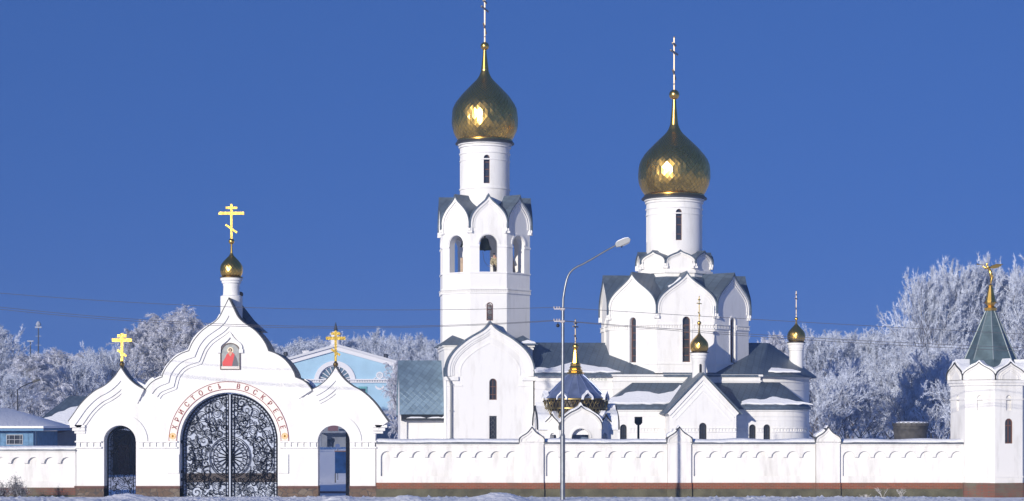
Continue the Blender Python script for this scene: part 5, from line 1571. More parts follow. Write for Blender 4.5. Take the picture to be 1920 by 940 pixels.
# people on the path to the hall
def walker(px, py, label, col, hgt, ph, yy=205.0):
    g_ = (100 + yy) / 4000.
    x = (px - 960) * g_
    M = T(x, yy, ground_z(x, yy)) @ Matrix.Scale(hgt / 1.75, 4) @ RZ(20)
    o = thing('person', label, 'person', (x, yy, ground_z(x, yy)), 0, 'people walking in front of the pale blue hall')
    J = [(0, 0, .92), (0, 0, 1.12), (0, -.01, 1.38), (0, -.01, 1.5), (0, -.02, 1.62), (.19, 0, 1.4), (.25, .05 * ph, 1.12), (.24, -.1 * ph, .86), (-.19, 0, 1.4), (-.25, -.05 * ph, 1.12), (-.24, .12 * ph, .86), (.1, 0, .88), (.1, -.14 * ph, .5), (.1, -.16 * ph, .07), (-.1, 0, .88), (-.1, .12 * ph, .5), (-.1, .24 * ph, .09), (.1, -.3 * ph, .05), (-.1, .1 * ph, .04)]
    E = [(0, 1), (1, 2), (2, 3), (3, 4), (2, 5), (5, 6), (6, 7), (2, 8), (8, 9), (9, 10), (0, 11), (11, 12), (12, 13), (0, 14), (14, 15), (15, 16), (13, 17), (16, 18)]
    Rr = [.15, .15, .16, .06, .10, .08, .055, .04, .08, .055, .04, .10, .075, .05, .10, .075, .05, .04, .04]
    skin_figure('body', J, E, Rr, SKINM, o, M)
    cm = simple('dark_coat_' + str(px), col, .9)
    skin_figure('coat', [(0, 0, .62), J[0], J[1], J[2], J[5], J[6], J[7], J[8], J[9], J[10]], [(0, 1), (1, 2), (2, 3), (3, 4), (4, 5), (5, 6), (3, 7), (7, 8), (8, 9)], [.24, .21, .19, .19, .1, .08, .06, .1, .08, .06], cm, o, M)
    skin_figure('trousers', [J[i] for i in (0, 11, 12, 13, 14, 15, 16)], [(0, 1), (1, 2), (2, 3), (0, 4), (4, 5), (5, 6)], [.13, .11, .09, .07, .11, .09, .07], DKT, o, M)
    skin_figure('hat', [(0, -.01, 1.66), (0, 0, 1.73)], [(0, 1)], [.12, .09], BLACK, o, M)

def ground_z(x, y): return 0.0
walker(617, 838, 'left of the two distant walkers, slightly shorter, in a dark coat', (.015, .015, .02), 1.5, 1)
walker(624, 838, 'right of the two distant walkers, slightly taller, in a dark brown coat', (.03, .02, .02), 1.62, -1)

# sign and kiosk-like cabinet in the yard, seen through the open wicket
yy = 30.0; g_ = 130 / 4000.
x_ = (633 - 960) * g_
o = thing('round_sign', 'blue round sign on a short post seen through the open right arch', 'sign', (x_, yy, 0))
mb = MB(T(x_, yy)); mb.tube([(0, 0, 0), (0, 0, EYE + (HOR - 842) * g_)], .035, 6); mb.build('post', STEEL, o)
mb = MB(T(x_, yy, EYE + (HOR - 837) * g_)); mb.lathe([(.15, -.02), (.15, .02)], 20, RX(90)); mb.lathe([(.12, -.023), (.12, .0)], 20, RX(90)); mb.build('disc', simple('sign_blue', (.03, .07, .2), .5), o)
yy = 24.0; g_ = 124 / 4000.
x_ = (641 - 960) * g_
zt_ = EYE + (HOR - 847) * g_; zb_ = 0
o = thing('notice_board', 'dark blue panelled board on legs standing in the yard behind the open right arch', 'notice board', (x_, yy, 0))
mb = MB(T(x_, yy)); mb.box(-.40, .55, -.05, .05, .55, zt_); mb.box(-.36, .5, -.065, -.05, .6, zt_ - .1); mb.build('panel', simple('dark_blue_panel', (.015, .05, .16), .9, var=.4, vscale=4, spec=.1), o)
mb = MB(T(x_, yy)); mb.box(-.43, .58, -.08, .08, zt_, zt_ + .05); mb.build('top_rail', BROWN, o)
for xx in (-.38, .52): mb = MB(T(x_, yy)); mb.box(xx - .03, xx + .03, -.04, .04, 0, .56); mb.build('leg', BLACK, o)
tag((lambda m: (m.box(WX(560, 5), WX(700, 5), 5.0, 5.35, -.1, .10), m.build('threshold_kerb', simple('reddish_kerb', (.3, .2, .2), .9, var=.3)))[1])(MB()), 'low reddish stone kerb crossing the snow behind the open right arch', 'kerb')

# ------------------------------------------------------------------ cottages on the left
yy = 30.0; g_ = 130 / 4000.
ux = lambda px: (px - 960) * g_
uz = lambda py: EYE + (HOR - py) * g_
cot = thing('cottage', 'small blue boarded cottage with a snow-covered hipped roof behind the left wall', 'house', (ux(20), yy, 0))
SID = simple('blue_boards', (.13, .26, .42), .8, var=.3, vscale=3)
x0, x1 = ux(-160), ux(62)
mb = MB(); wx0, wx1, wz0_, wz1_ = ux(12), ux(43), uz(834), uz(815)
mb.shape([[(x0, 0), (x1, 0), (x1, uz(809)), (x0, uz(809))], [(wx0, wz0_), (wx1, wz0_), (wx1, wz1_), (wx0, wz1_)]], yy, yy + .15)
for i in range(26):
    x = x0 + (x1 - x0) * i / 25; 
    if not (wx0 - .1 < x < wx1 + .1): mb.box(x - .02, x + .02, yy - .02, yy, 0, uz(809))
mb.box(x0, x1, yy + .15, yy + 7, 0, uz(809)); mb.build('wall', SID, cot)
mb = MB(T((wx0 + wx1) / 2, yy)); hw_ = (wx1 - wx0) / 2
mb.shape([[(-hw_, wz0_), (hw_, wz0_), (hw_, wz1_), (-hw_, wz1_)], [(-hw_ + .05, wz0_ + .05), (hw_ - .05, wz0_ + .05), (hw_ - .05, wz1_ - .05), (-hw_ + .05, wz1_ - .05)]], -.03, .04)
for k in (-.33, 0, .33): mb.box(hw_ * k * 2 - .015, hw_ * k * 2 + .015, -.02, .03, wz0_, wz1_)
mb.box(-hw_, hw_, -.021, .031, (wz0_ + wz1_) / 2 - .015, (wz0_ + wz1_) / 2 + .015)
w_ = mb.build('window', simple('grey_window_frame', (.3, .32, .36), .6), cot)
mb = MB(T((wx0 + wx1) / 2, yy)); mb.box(-hw_, hw_, .05, .06, wz0_, wz1_); mb.build('pane', GLASS, w_)
ex0, ex1, ez = ux(-175), ux(86), uz(804)
rz_ = uz(763) 
mb = MB(); vs = [(ex0, yy - .7, ez), (ex1, yy - .7, ez), (ex1, yy + 7.5, ez), (ex0, yy + 7.5, ez), (ux(-90), yy + 3.4, 4.22), (ux(-8), yy + 3.4, 4.22)]
vs2 = [(x, y, z - .13) for x, y, z in vs[:4]]
mb.add(vs + vs2, [(0, 1, 5, 4), (1, 2, 5), (2, 3, 4, 5), (3, 0, 4), (0, 6, 7, 1), (1, 7, 8, 2), (2, 8, 9, 3), (3, 9, 6, 0), (9, 8, 7, 6)])
mb.build('roof', simple('blue_fascia', (.08, .2, .36), .6), cot, smooth=0)
mb = MB(); vs = [(x * 1 + (.02 if x > 0 else 0), y, z + .03) for x, y, z in vs[:4]] + [(vs[4][0], vs[4][1], vs[4][2] + .18), (vs[5][0], vs[5][1], vs[5][2] + .18)]
top = [(x, y, z + .13) for x, y, z in vs[:4]]
mb.add(vs + top, [(0, 1, 7, 6), (1, 2, 8, 7), (2, 3, 9, 8), (3, 0, 6, 9), (6, 7, 5, 4), (7, 8, 5), (8, 9, 4, 5), (9, 6, 4)]); mb.build('roof_snow', SNOW, cot, smooth=40)
mb = MB(); mb.tube([(ux(72), yy - .6, ez), (ux(72), yy - .6, 0)], .05, 6); mb.build('downpipe', simple('dark_blue_pipe', (.03, .06, .12), .5), cot)

yy2 = 40.0; g2 = 140 / 4000.
vx = lambda px: (px - 960) * g2
vz = lambda py: EYE + (HOR - py) * g2
shd = thing('outbuilding', 'white outbuilding with a half snow-covered dark roof between the cottage and gatehouse', 'house', (vx(130), yy2, 0))
mb = MB(); mb.box(vx(73), vx(190), yy2, yy2 + 6, 0, vz(800)); mb.box(vx(73), vx(75), yy2 - .02, yy2, 0, vz(803)); mb.build('wall', simple('grey_white_render', (.5, .5, .52), .85, var=.2), shd)
mb = MB(); e0, e1, ezz = vx(60), vx(205), vz(800)
vs = [(e0, yy2 - .5, ezz), (e1, yy2 - .5, ezz), (e1, yy2 + 6.5, ezz), (e0, yy2 + 6.5, ezz), (vx(112), yy2 + 3, vz(746) + .15), (vx(200), yy2 + 3, vz(746) + .15)]
mb.add(vs + [(x, y, z - .12) for x, y, z in vs[:4]], [(0, 1, 5, 4), (1, 2, 5), (2, 3, 4, 5), (3, 0, 4), (0, 6, 7, 1), (1, 7, 8, 2), (2, 8, 9, 3), (3, 9, 6, 0), (9, 8, 7, 6)]); mb.build('roof', ROOF_D, shd, smooth=0)
slope_snow(shd, Matrix.Identity(4), vs[0], vs[1], vs[4], [(.1, .1), (4.8, .1), (4.8, 2.8), (3.6, 2.6), (2.3, 2.3), (1.9, 1.9), (1.2, 1.2), (.5, .5)], th=.15)
mb = MB(); mb.add([(vx(57), yy2 - 1.6, vz(822)), (vx(150), yy2 - 1.6, vz(800)), (vx(150), yy2, vz(800)), (vx(57), yy2, vz(822)), (vx(57), yy2 - 1.6, vz(825)), (vx(150), yy2 - 1.6, vz(803)), (vx(150), yy2, vz(803)), (vx(57), yy2, vz(825))], [(0, 1, 2, 3), (7, 6, 5, 4), (0, 4, 5, 1), (0, 3, 7, 4), (1, 5, 6, 2)]); mb.build('lean_to_roof', BROWN, shd, smooth=0)

# ------------------------------------------------------------------ round tank behind the wall
yt = 22.0; gt = 122 / 4000.
xt = (1707 - 960) * gt; tzz = lambda py: EYE + (HOR - py) * gt
tank = thing('water_tank', 'squat round dark tank with a scalloped snowy rim behind the right wall', 'tank', (xt, yt, 0))
mb = MB(T(xt, yt)); mb.lathe([(.93, 0), (.93, tzz(813)), (.98, tzz(806)), (1.0, tzz(805)), (.98, tzz(804)), (1.0, tzz(797))], 40); mb.build('body', simple('dark_weathered_metal', (.085, .08, .075), .7, .2, var=.5, vscale=3), tank)
mb = MB(T(xt, yt))
for k in range(22):
    a = 2 * PI * k / 22; mb.shape([arch(0, .14, tzz(799), tzz(793) + .04)], -.02, .02, RZ(math.degrees(a)) @ T(0, -1.02, 0) @ T(0, 0, 2 * 0))
rim = mb.build('scalloped_rim', simple('dark_rim_metal', (.07, .065, .06), .7), tank)
mb = MB(T(xt, yt)); mb.lathe([(1.06, tzz(793.5)), (1.0, tzz(791.5)), (.5, tzz(790.5)), (.01, tzz(790))], 44, cap=False); mb.build('rim_snow', SNOW, tank, smooth=60)
mb = MB(T(xt + 1.15, yt - .2)); mb.tube([(0, 0, 0), (0, 0, tzz(812))], .04, 6); mb.build('outlet_pipe', BLACK, tank)

# ------------------------------------------------------------------ street lamp and other lamps
yl_ = -11.1; gl_ = 88.9 / 4000.
LX = (1055 - 960) * gl_; lzz = lambda py: EYE + (HOR - py) * gl_
lamp = thing('street_lamp', 'tall grey steel street lamp with a long raised arm in front of the wall', 'street lamp', (LX, yl_, bank_h(LX, yl_)))
lxx = lambda px: (px - 960) * gl_
mb = MB(); mb.tube([(LX, yl_, .2), (LX, yl_, lzz(818))], .105, 16); mb.tube([(LX, yl_, lzz(818)), (LX, yl_, lzz(813))], .105, 16, r1=.072)
mb.tube([(LX, yl_, lzz(813)), (LX + .01, yl_, lzz(580))], .072, 14, r1=.066); mb.build('pole', STEEL, lamp, smooth=50)
pth = [(1055.5, 580), (1056, 560), (1059, 541), (1062, 527), (1065, 518), (1069, 511), (1075, 505), (1083, 500), (1092, 496), (1110, 486), (1135, 471), (1157, 459)]
mb = MB(); mb.tube([(lxx(a), yl_, lzz(b)) for a, b in pth], .050, 12, r1=.032); arm = mb.build('arm', STEEL, lamp, smooth=60)
Mh = T(lxx(1155), yl_, lzz(459)) @ RY(-21) @ Matrix.Scale(.92, 4)
mb = MB(Mh); mb.shape([[(0, -.10), (.16, -.13), (.60, -.10), (.66, -.02), (.62, .06), (.45, .10), (.1, .08), (0, .03)]], -.15, .15, bevel=.03); hd = mb.build('lamp_head', simple('grey_lamp_housing', (.35, .36, .36), .5), arm)
mb = MB(Mh); mb.shape([[(.04, .09), (.14, .13), (.45, .145), (.62, .10), (.66, .03), (.62, .055), (.45, .095), (.1, .075)]], -.14, .14, bevel=.01); mb.build('head_snow', SNOW, hd)
mb = MB(Mh); mb.shape([[(.22, -.12), (.60, -.09), (.58, -.15), (.28, -.18)]], -.11, .11); mb.build('lens', simple('lamp_lens', (.25, .26, .27), .15), hd)
mb = MB(Mh); mb.tube([(.22, 0, -.12), (.2, 0, -.22)], .03, 6); mb.build('photocell', BLACK, hd)
mb = MB()
for py in (580, 603):
    z = lzz(py)
    mb.box(LX - .36, LX + .09, yl_ - .13, yl_ - .09, z - .02, z + .025)
    for k in (-.36, -.24, -.14): mb.lathe([(.02, 0), (.035, .02), (.02, .04), (.035, .06), (.015, .09)], 8, T(LX + k, yl_ - .11, z + .02))
    mb.lathe([(.10, z - .05), (.10, z + .05)], 14, T(LX, yl_))
mb.build('cable_bracket', simple('pale_frosted_fitting', (.5, .46, .46), .7), lamp)
mb = MB(T(LX - .2, yl_ - .11, lzz(611))); mb.add(*ball_v(.075, 8)); mb.tube([(0, 0, .05), (0, 0, .14)], .02, 5); mb.build('junction_ball', BLACK, lamp)

def cable(label, pts, n=60):
    "pts: left end, support on the lamp, right end with heights; each half hangs in a shallow curve"
    mb = MB(); P_ = []
    for (p, q, sag) in pts:
        for i in range(n + 1):
            t = i / n; P_.append((p[0] + (q[0] - p[0]) * t, p[1] + (q[1] - p[1]) * t, p[2] + (q[2] - p[2]) * t - sag * 4 * t * (1 - t)))
    mb.tube(P_, .010, 4)
    tag(mb.build('power_cable', simple('frosty_cable', (.10, .10, .12), .8), None), label, 'cable', 'overhead cables hung from the street lamp')
za, zb2 = lzz(579), lzz(603)
# left supports stand 40 m away, outside the view
def far(px, py, sup_z, L=-38.0):
    # height of the far end so that the cable passes the pixel (px,py) given its sag
    return None
cable('single upper overhead cable on the upper bracket of the street lamp', [((-38, yl_ - .11, za + 2.76), (LX - .3, yl_ - .11, za + .05), 1.01), ((LX - .3, yl_ - .11, za + .05), (42, yl_ - .11, za - 2.0), .12)])
cable('upper of the twin cable strands on the lower bracket of the street lamp', [((-38, yl_ - .11, zb2 + 3.5), (LX - .3, yl_ - .11, zb2 + .05), 1.50), ((LX - .3, yl_ - .11, zb2 + .05), (42, yl_ - .11, zb2 - 1.4), .45)])
cable('lower of the twin cable strands on the lower bracket of the street lamp', [((-38, yl_ - .08, zb2 + 3.42), (LX - .2, yl_ - .08, zb2 + .03), 1.54), ((LX - .2, yl_ - .08, zb2 + .03), (42, yl_ - .08, zb2 - 1.45), .55)])

def small_lamp(label, px, py_top, py_arm, px_arm, y, m=None, r=.06):
    g = (100 + y) / 4000.; x = (px - 960) * g
    o = thing('street_lamp', label, 'street lamp', (x, y, 0))
    X = lambda p: (p - 960) * g; Z = lambda p: EYE + (HOR - p) * g
    mb = MB(); mb.tube([(x, y, 0), (x, y, Z(py_top))], r, 8, r1=r * .7); mb.build('pole', m or BLACK, o)
    mb = MB(); mb.tube([(x, y, Z(py_top)), (X(px + (px_arm - px) * .25), y, Z(py_top - (py_top - py_arm) * .35)), (X(px_arm), y, Z(py_arm))], r * .7, 6); a = mb.build('arm', m or BLACK, o)
    mb = MB(T(X(px_arm), y, Z(py_arm)) @ RY(-15)); mb.shape([[(0, -.05), (.5, -.03), (.52, .04), (.1, .08), (0, .04)]], -.1, .1, bevel=.02); mb.build('lamp_head', m or BLACK, a)
small_lamp('dark street lamp with a bent arm behind the snowy cottage roof', 33, 731, 716, 62, 55)
# flood light in the churchyard
yf = 12.0; gf = 112 / 4000.; xf_ = (1197 - 960) * gf; fzz = lambda p: EYE + (HOR - p) * gf
fl = thing('floodlight', 'black box-shaped floodlight on a short black post in front of the church aisle', 'floodlight', (xf_, yf, 0))
mb = MB(T(xf_, yf)); mb.tube([(0, 0, 0), (0, 0, fzz(797))], .06, 8); mb.build('post', BLACK, fl)
mb = MB(T(xf_, yf)); mb.shape([[(-.19, fzz(783)), (.19, fzz(783)), (.19, fzz(793)), (.09, fzz(797)), (-.09, fzz(797)), (-.19, fzz(793))]], -.12, .12, bevel=.01); mb.build('lamp_housing', BLACK, fl)
mb = MB(T(xf_, yf)); mb.box(-.2, .2, -.13, .13, fzz(783), fzz(783) + .03); mb.build('housing_lid', IRON, fl)
# far masts
for px, top, lab, hdz in ((57, 640, 'shorter thin dark mast rising above the frosted trees on the left', 0), (72, 614, 'taller thin mast with a pale head above the frosted trees on the left', 1)):
    y = 230.; g = 330 / 4000.; x = (px - 960) * g; zt0 = EYE + (HOR - top) * g
    o = thing('mast', lab, 'mast', (x, y, 0))
    mb = MB(T(x, y)); mb.tube([(0, 0, 0), (0, 0, zt0)], .16, 6, r1=.1); mb.build('pole', simple('far_mast_paint', (.05, .06, .08), .8), o)
    mb = MB(T(x, y)); mb.box(-.5, .5, -.1, .1, zt0 - .1, zt0 + .12); 
    if hdz: mb.lathe([(.2, zt0 + .1), (.45, zt0 + .4), (.2, zt0 + .9)], 8)
    for q_ in range(3): mb.box(-.45, .45, -.05, .05, zt0 - 1.4 * (q_ + 1), zt0 - 1.4 * (q_ + 1) + .08)
    mb.build('mast_head', simple('pale_mast_head', (.3, .33, .4), .8), o)

# dark shed in the yard, seen through the closed left wicket
ys = 44.0; gs = 144 / 4000.; sx = lambda p: (p - 960) * gs; szz = lambda p: EYE + (HOR - p) * gs
sh = thing('shed', 'dark boarded shed in the yard, seen only through the scrolls of the left wicket', 'shed', (sx(228), ys, 0))
mb = MB(); mb.box(sx(192), sx(290), ys, ys + 4, 0, szz(808))
for i in range(24): x = sx(192) + (sx(290) - sx(192)) * (i + .5) / 24; mb.box(x - .015, x + .015, ys - .015, ys, 0, szz(808))
mb.build('wall', simple('dark_weathered_boards', (.035, .028, .028), .9, var=.4, vscale=3), sh)
mb = MB(); mb.box(sx(222), sx(242), ys - .05, ys - .016, 0, szz(835)); mb.build('door', simple('rusty_door_paint', (.12, .05, .03), .8), sh)
mb = MB(); mb.sweep([(sx(190), szz(810)), (sx(241), szz(797)), (sx(292), szz(810))], ys - .4, ys + 4.3, .12); mb.build('roof', EDGE, sh, smooth=0)
mb = MB(); mb.sweep([(sx(190), szz(806.6)), (sx(241), szz(793.5)), (sx(292), szz(806.6))], ys - .35, ys + 4.2, .2); mb.build('roof_snow', SNOW, sh, smooth=0)
# ------------------------------------------------------------------ ground
def axis(stops):
    out = []
    for a, b, st_ in stops:
        n = max(1, int(round((b - a) / st_)))
        out += [a + (b - a) * i / n for i in range(n)]
    return out + [stops[-1][1]]
xs = axis([(-2500, -300, 220), (-300, -60, 40), (-60, -25, 5), (-25, 25, .13), (25, 60, 5), (60, 300, 40), (300, 2500, 220)])
ys = axis([(-1500, -130, 140), (-130, -40, 10), (-40, -26, 1.2), (-26, -22, .4), (-22, -4, .12), (-4, 0, .5), (0, 60, 6), (60, 400, 40), (400, 4000, 400)])
vs = []; fs = []
for y in ys:
    for x in xs: vs.append((x, y, bank_h(x, y) if abs(x) < 60 else (bank_h(60 if x > 0 else -60, y) if y > -40 else .5)))
nx = len(xs)
for j in range(len(ys) - 1):
    for i in range(nx - 1): fs.append((j * nx + i, j * nx + i + 1, (j + 1) * nx + i + 1, (j + 1) * nx + i))
me = bpy.data.meshes.new('snow_ground'); me.from_pydata(vs, [], fs); me.shade_smooth()
GS, gn, gb = new_mat('snowy_ground')
gb.inputs['Roughness'].default_value = .7; gb.inputs['Specular IOR Level'].default_value = .25
t_ = gn.nodes.new('ShaderNodeTexCoord')
n1 = gn.nodes.new('ShaderNodeTexNoise'); n1.inputs['Scale'].default_value = 2.4; n1.inputs['Detail'].default_value = 9; n1.inputs['Roughness'].default_value = .7
gn.links.new(t_.outputs['Object'], n1.inputs['Vector'])
cr = gn.nodes.new('ShaderNodeValToRGB'); cr.color_ramp.elements[0].position = .33; cr.color_ramp.elements[1].position = .40
cr.color_ramp.elements[0].color = (.16, .15, .16, 1); cr.color_ramp.elements[1].color = (.90, .90, .92, 1)
gn.links.new(n1.outputs[0], cr.inputs[0]); gn.links.new(cr.outputs[0], gb.inputs['Base Color'])
n2 = gn.nodes.new('ShaderNodeTexNoise'); n2.inputs['Scale'].default_value = 4; n2.inputs['Detail'].default_value = 8
gn.links.new(t_.outputs['Object'], n2.inputs['Vector'])
bp = gn.nodes.new('ShaderNodeBump'); bp.inputs['Strength'].default_value = .8; bp.inputs['Distance'].default_value = .12
gn.links.new(n2.outputs[0], bp.inputs['Height']); gn.links.new(bp.outputs[0], gb.inputs['Normal'])
me.materials.append(GS)
go = bpy.data.objects.new('snow_ground', me); scene.collection.objects.link(go); go['kind'] = 'structure'

# ------------------------------------------------------------------ frosted trees
def frostmat(name, c1, c2):
    m, n, b = new_mat(name)
    b.inputs['Roughness'].default_value = .8; b.inputs['Specular IOR Level'].default_value = .15
    t = n.nodes.new('ShaderNodeTexCoord'); ns = n.nodes.new('ShaderNodeTexNoise'); ns.inputs['Scale'].default_value = 1.1; ns.inputs['Detail'].default_value = 4
    n.links.new(t.outputs['Object'], ns.inputs['Vector'])
    cr = n.nodes.new('ShaderNodeValToRGB'); cr.color_ramp.elements[0].position = .38; cr.color_ramp.elements[1].position = .6
    cr.color_ramp.elements[0].color = (*c1, 1); cr.color_ramp.elements[1].color = (*c2, 1)
    n.links.new(ns.outputs[0], cr.inputs[0]); n.links.new(cr.outputs[0], b.inputs['Base Color'])
    return m
FROST = frostmat('frosted_twigs', (.40, .43, .51), (.72, .77, .88))
FROST_B = frostmat('frosted_birch_twigs', (.42, .43, .49), (.76, .78, .87))
BARK = simple('frosted_bark', (.16, .14, .14), .9, var=.5, vscale=3)

def make_tree(kind, seed, H, Wd, twigs=9000):
    """returns two meshes: trunk with limbs, crown of frosted twigs; the tree stands at the origin"""
    rd = random.Random(seed)
    tr = MB(); cv = []; cf = []
    def ribbon(p, d, L, w, bend=0.0, taper=.3):
        side = d.cross(Vector((rd.uniform(-1, 1), rd.uniform(-1, 1), rd.uniform(-1, 1)))).normalized()
        a = len(cv); q = p + d * L * .5 + Vector((0, 0, bend * L * .12)); e = p + d * L + Vector((0, 0, bend * L * .45))
        cv.extend([tuple(p - side * w), tuple(p + side * w), tuple(q + side * w * .8), tuple(q - side * w * .8), tuple(e + side * w * taper), tuple(e - side * w * taper)])
        cf.append((a, a + 1, a + 2, a + 3)); cf.append((a + 3, a + 2, a + 4, a + 5))
    def rdir(d, spread):
        v = Vector((rd.gauss(0, 1), rd.gauss(0, 1), rd.gauss(0, 1))).normalized()
        return (d + v * spread).normalized()
    sc = H / 16.0
    budget = [0]
    def spray(p, d, L, n, drop):
        for i in range(n):
            t = rd.random()
            q = p + d * L * t
            dd = rdir(d, 1.0)
            if kind == 'birch': dd = (dd + Vector((0, 0, -rd.uniform(0, .9)))).normalized()
            ribbon(q, dd, rd.uniform(.12, .44) * sc, rd.uniform(.009, .022) * sc ** .5, bend=drop)
            budget[0] += 1
    def limb(p, d, L, r, lev):
        n = 5; path = [p]; dirs = [d]
        for i in range(n):
            up = .10 if kind != 'birch' else (.14 if lev < 2 else -.12)
            d = (rdir(d, .22) + Vector((0, 0, up))).normalized()
            path.append(path[-1] + d * (L / n)); dirs.append(d)
        if lev <= 2: tr.tube([tuple(q) for q in path], [r * (1 - .75 * i / n) for i in range(n + 1)], 5 if lev < 2 else 3)
        else:
            for a, b in zip(path, path[1:]): ribbon(a, (b - a).normalized(), (b - a).length, .022 * sc, 0, .7)
        if lev == 3:
            for a, b in zip(path, path[1:]): spray(a, (b - a).normalized(), (b - a).length, 10, -.3 if kind == 'birch' else .1)
            return
        k = {0: 0, 1: 7, 2: 7}[lev]
        for i in range(k):
            t = .25 + .75 * (i + rd.random() * .6) / k; s_ = min(n - 1, int(t * n)); q = path[s_].lerp(path[s_ + 1], t * n - s_) if s_ + 1 < len(path) else path[-1]
            dd = rdir(dirs[min(s_ + 1, n)], .75 if lev == 1 else .9)
            limb(q, dd, L * rd.uniform(.40, .62) * (1.15 - t * .45), r * .45, lev + 1)
        spray(path[-2], d, L / n, 6, 0)
    # trunk
    n = 9; path = [Vector((0, 0, 0))]
    th_ = H * (.80 if kind != 'bush' else .35)
    for i in range(n): path.append(path[-1] + Vector((rd.gauss(0, .035), rd.gauss(0, .035), 1)).normalized() * th_ / n)
    r0 = .017 * H
    tr.tube([tuple(q) for q in path], [r0 * (1 - .8 * i / n) for i in range(n + 1)], 7)
    nl = {'spread': 24, 'birch': 26, 'bush': 16}[kind]
    for i in range(nl):
        t = ({'spread': .2, 'birch': .16, 'bush': .05}[kind]) + (1 - {'spread': .2, 'birch': .16, 'bush': .05}[kind]) * (i + .5 * rd.random()) / nl
        s_ = min(n - 1, int(t * n)); q = path[s_].lerp(path[s_ + 1], t * n - s_)
        az = i * 2.4 + rd.uniform(-.5, .5)
        el = {'spread': .45 + .8 * t, 'birch': .7 + .6 * t, 'bush': .5 + .7 * t}[kind]
        d = Vector((math.cos(az) * math.cos(el), math.sin(az) * math.cos(el), math.sin(el)))
        prof_ = {'spread': math.sin(PI * min(1, (t * .80 + .16))) ** .7, 'birch': math.sin(PI * min(1, t * .82 + .13)) ** .8, 'bush': .9 - .4 * t}[kind]
        L = Wd * .62 * prof_ * rd.uniform(.75, 1.15) + .08 * H
        limb(q, d, L, r0 * .38 * (1 - t * .6), 1)
    for i in range(3): limb(path[-1], rdir(Vector((0, 0, 1)), .5), H * .2, r0 * .2, 2)
    a = tr.build('tmp_trunk', BARK); m1 = a.data; bpy.data.objects.remove(a)
    m2 = bpy.data.meshes.new('crown'); m2.from_pydata(cv, [], cf); m2.materials.append(FROST_B if kind == 'birch' else FROST)
    return m1, m2, max(v[2] for v in cv)
PROT = {'s1': make_tree('spread', 1, 16, 11), 's2': make_tree('spread', 2, 16, 10), 's3': make_tree('spread', 5, 16, 12),
        'b1': make_tree('birch', 3, 16, 8), 'b2': make_tree('birch', 4, 16, 7),
        'u1': make_tree('bush', 6, 8, 8), 'u2': make_tree('bush', 8, 8, 9)}
print('tree faces', {k: (len(v[0].polygons), len(v[1].polygons)) for k, v in PROT.items()})
def tree(pr, px, top, y, label, rot=0, wide=1.0, group=None, name=None, cat='tree'):
    m1, m2, H = PROT[pr]
    g = (100 + y) / 4000.; x = (px - 960) * g; zt0 = EYE + (HOR - top) * g
    s = zt0 / H
    nm = name or {'s': 'frosted_tree', 'b': 'frosted_birch', 'u': 'frosted_bush'}[pr[0]]
    o = bpy.data.objects.new(nm, None); scene.collection.objects.link(o)
    o.location = (x, y, 0); o.rotation_euler = (0, 0, rot); o.scale = (s * wide, s * wide, s)
    o['label'] = label; o['category'] = cat
    if group: o['group'] = group
    for nm_, me_ in (('trunk', m1), ('crown', m2)):
        c = bpy.data.objects.new(nm_, me_); scene.collection.objects.link(c); c.parent = o
    return o
TG = 'frosted trees behind the wall'
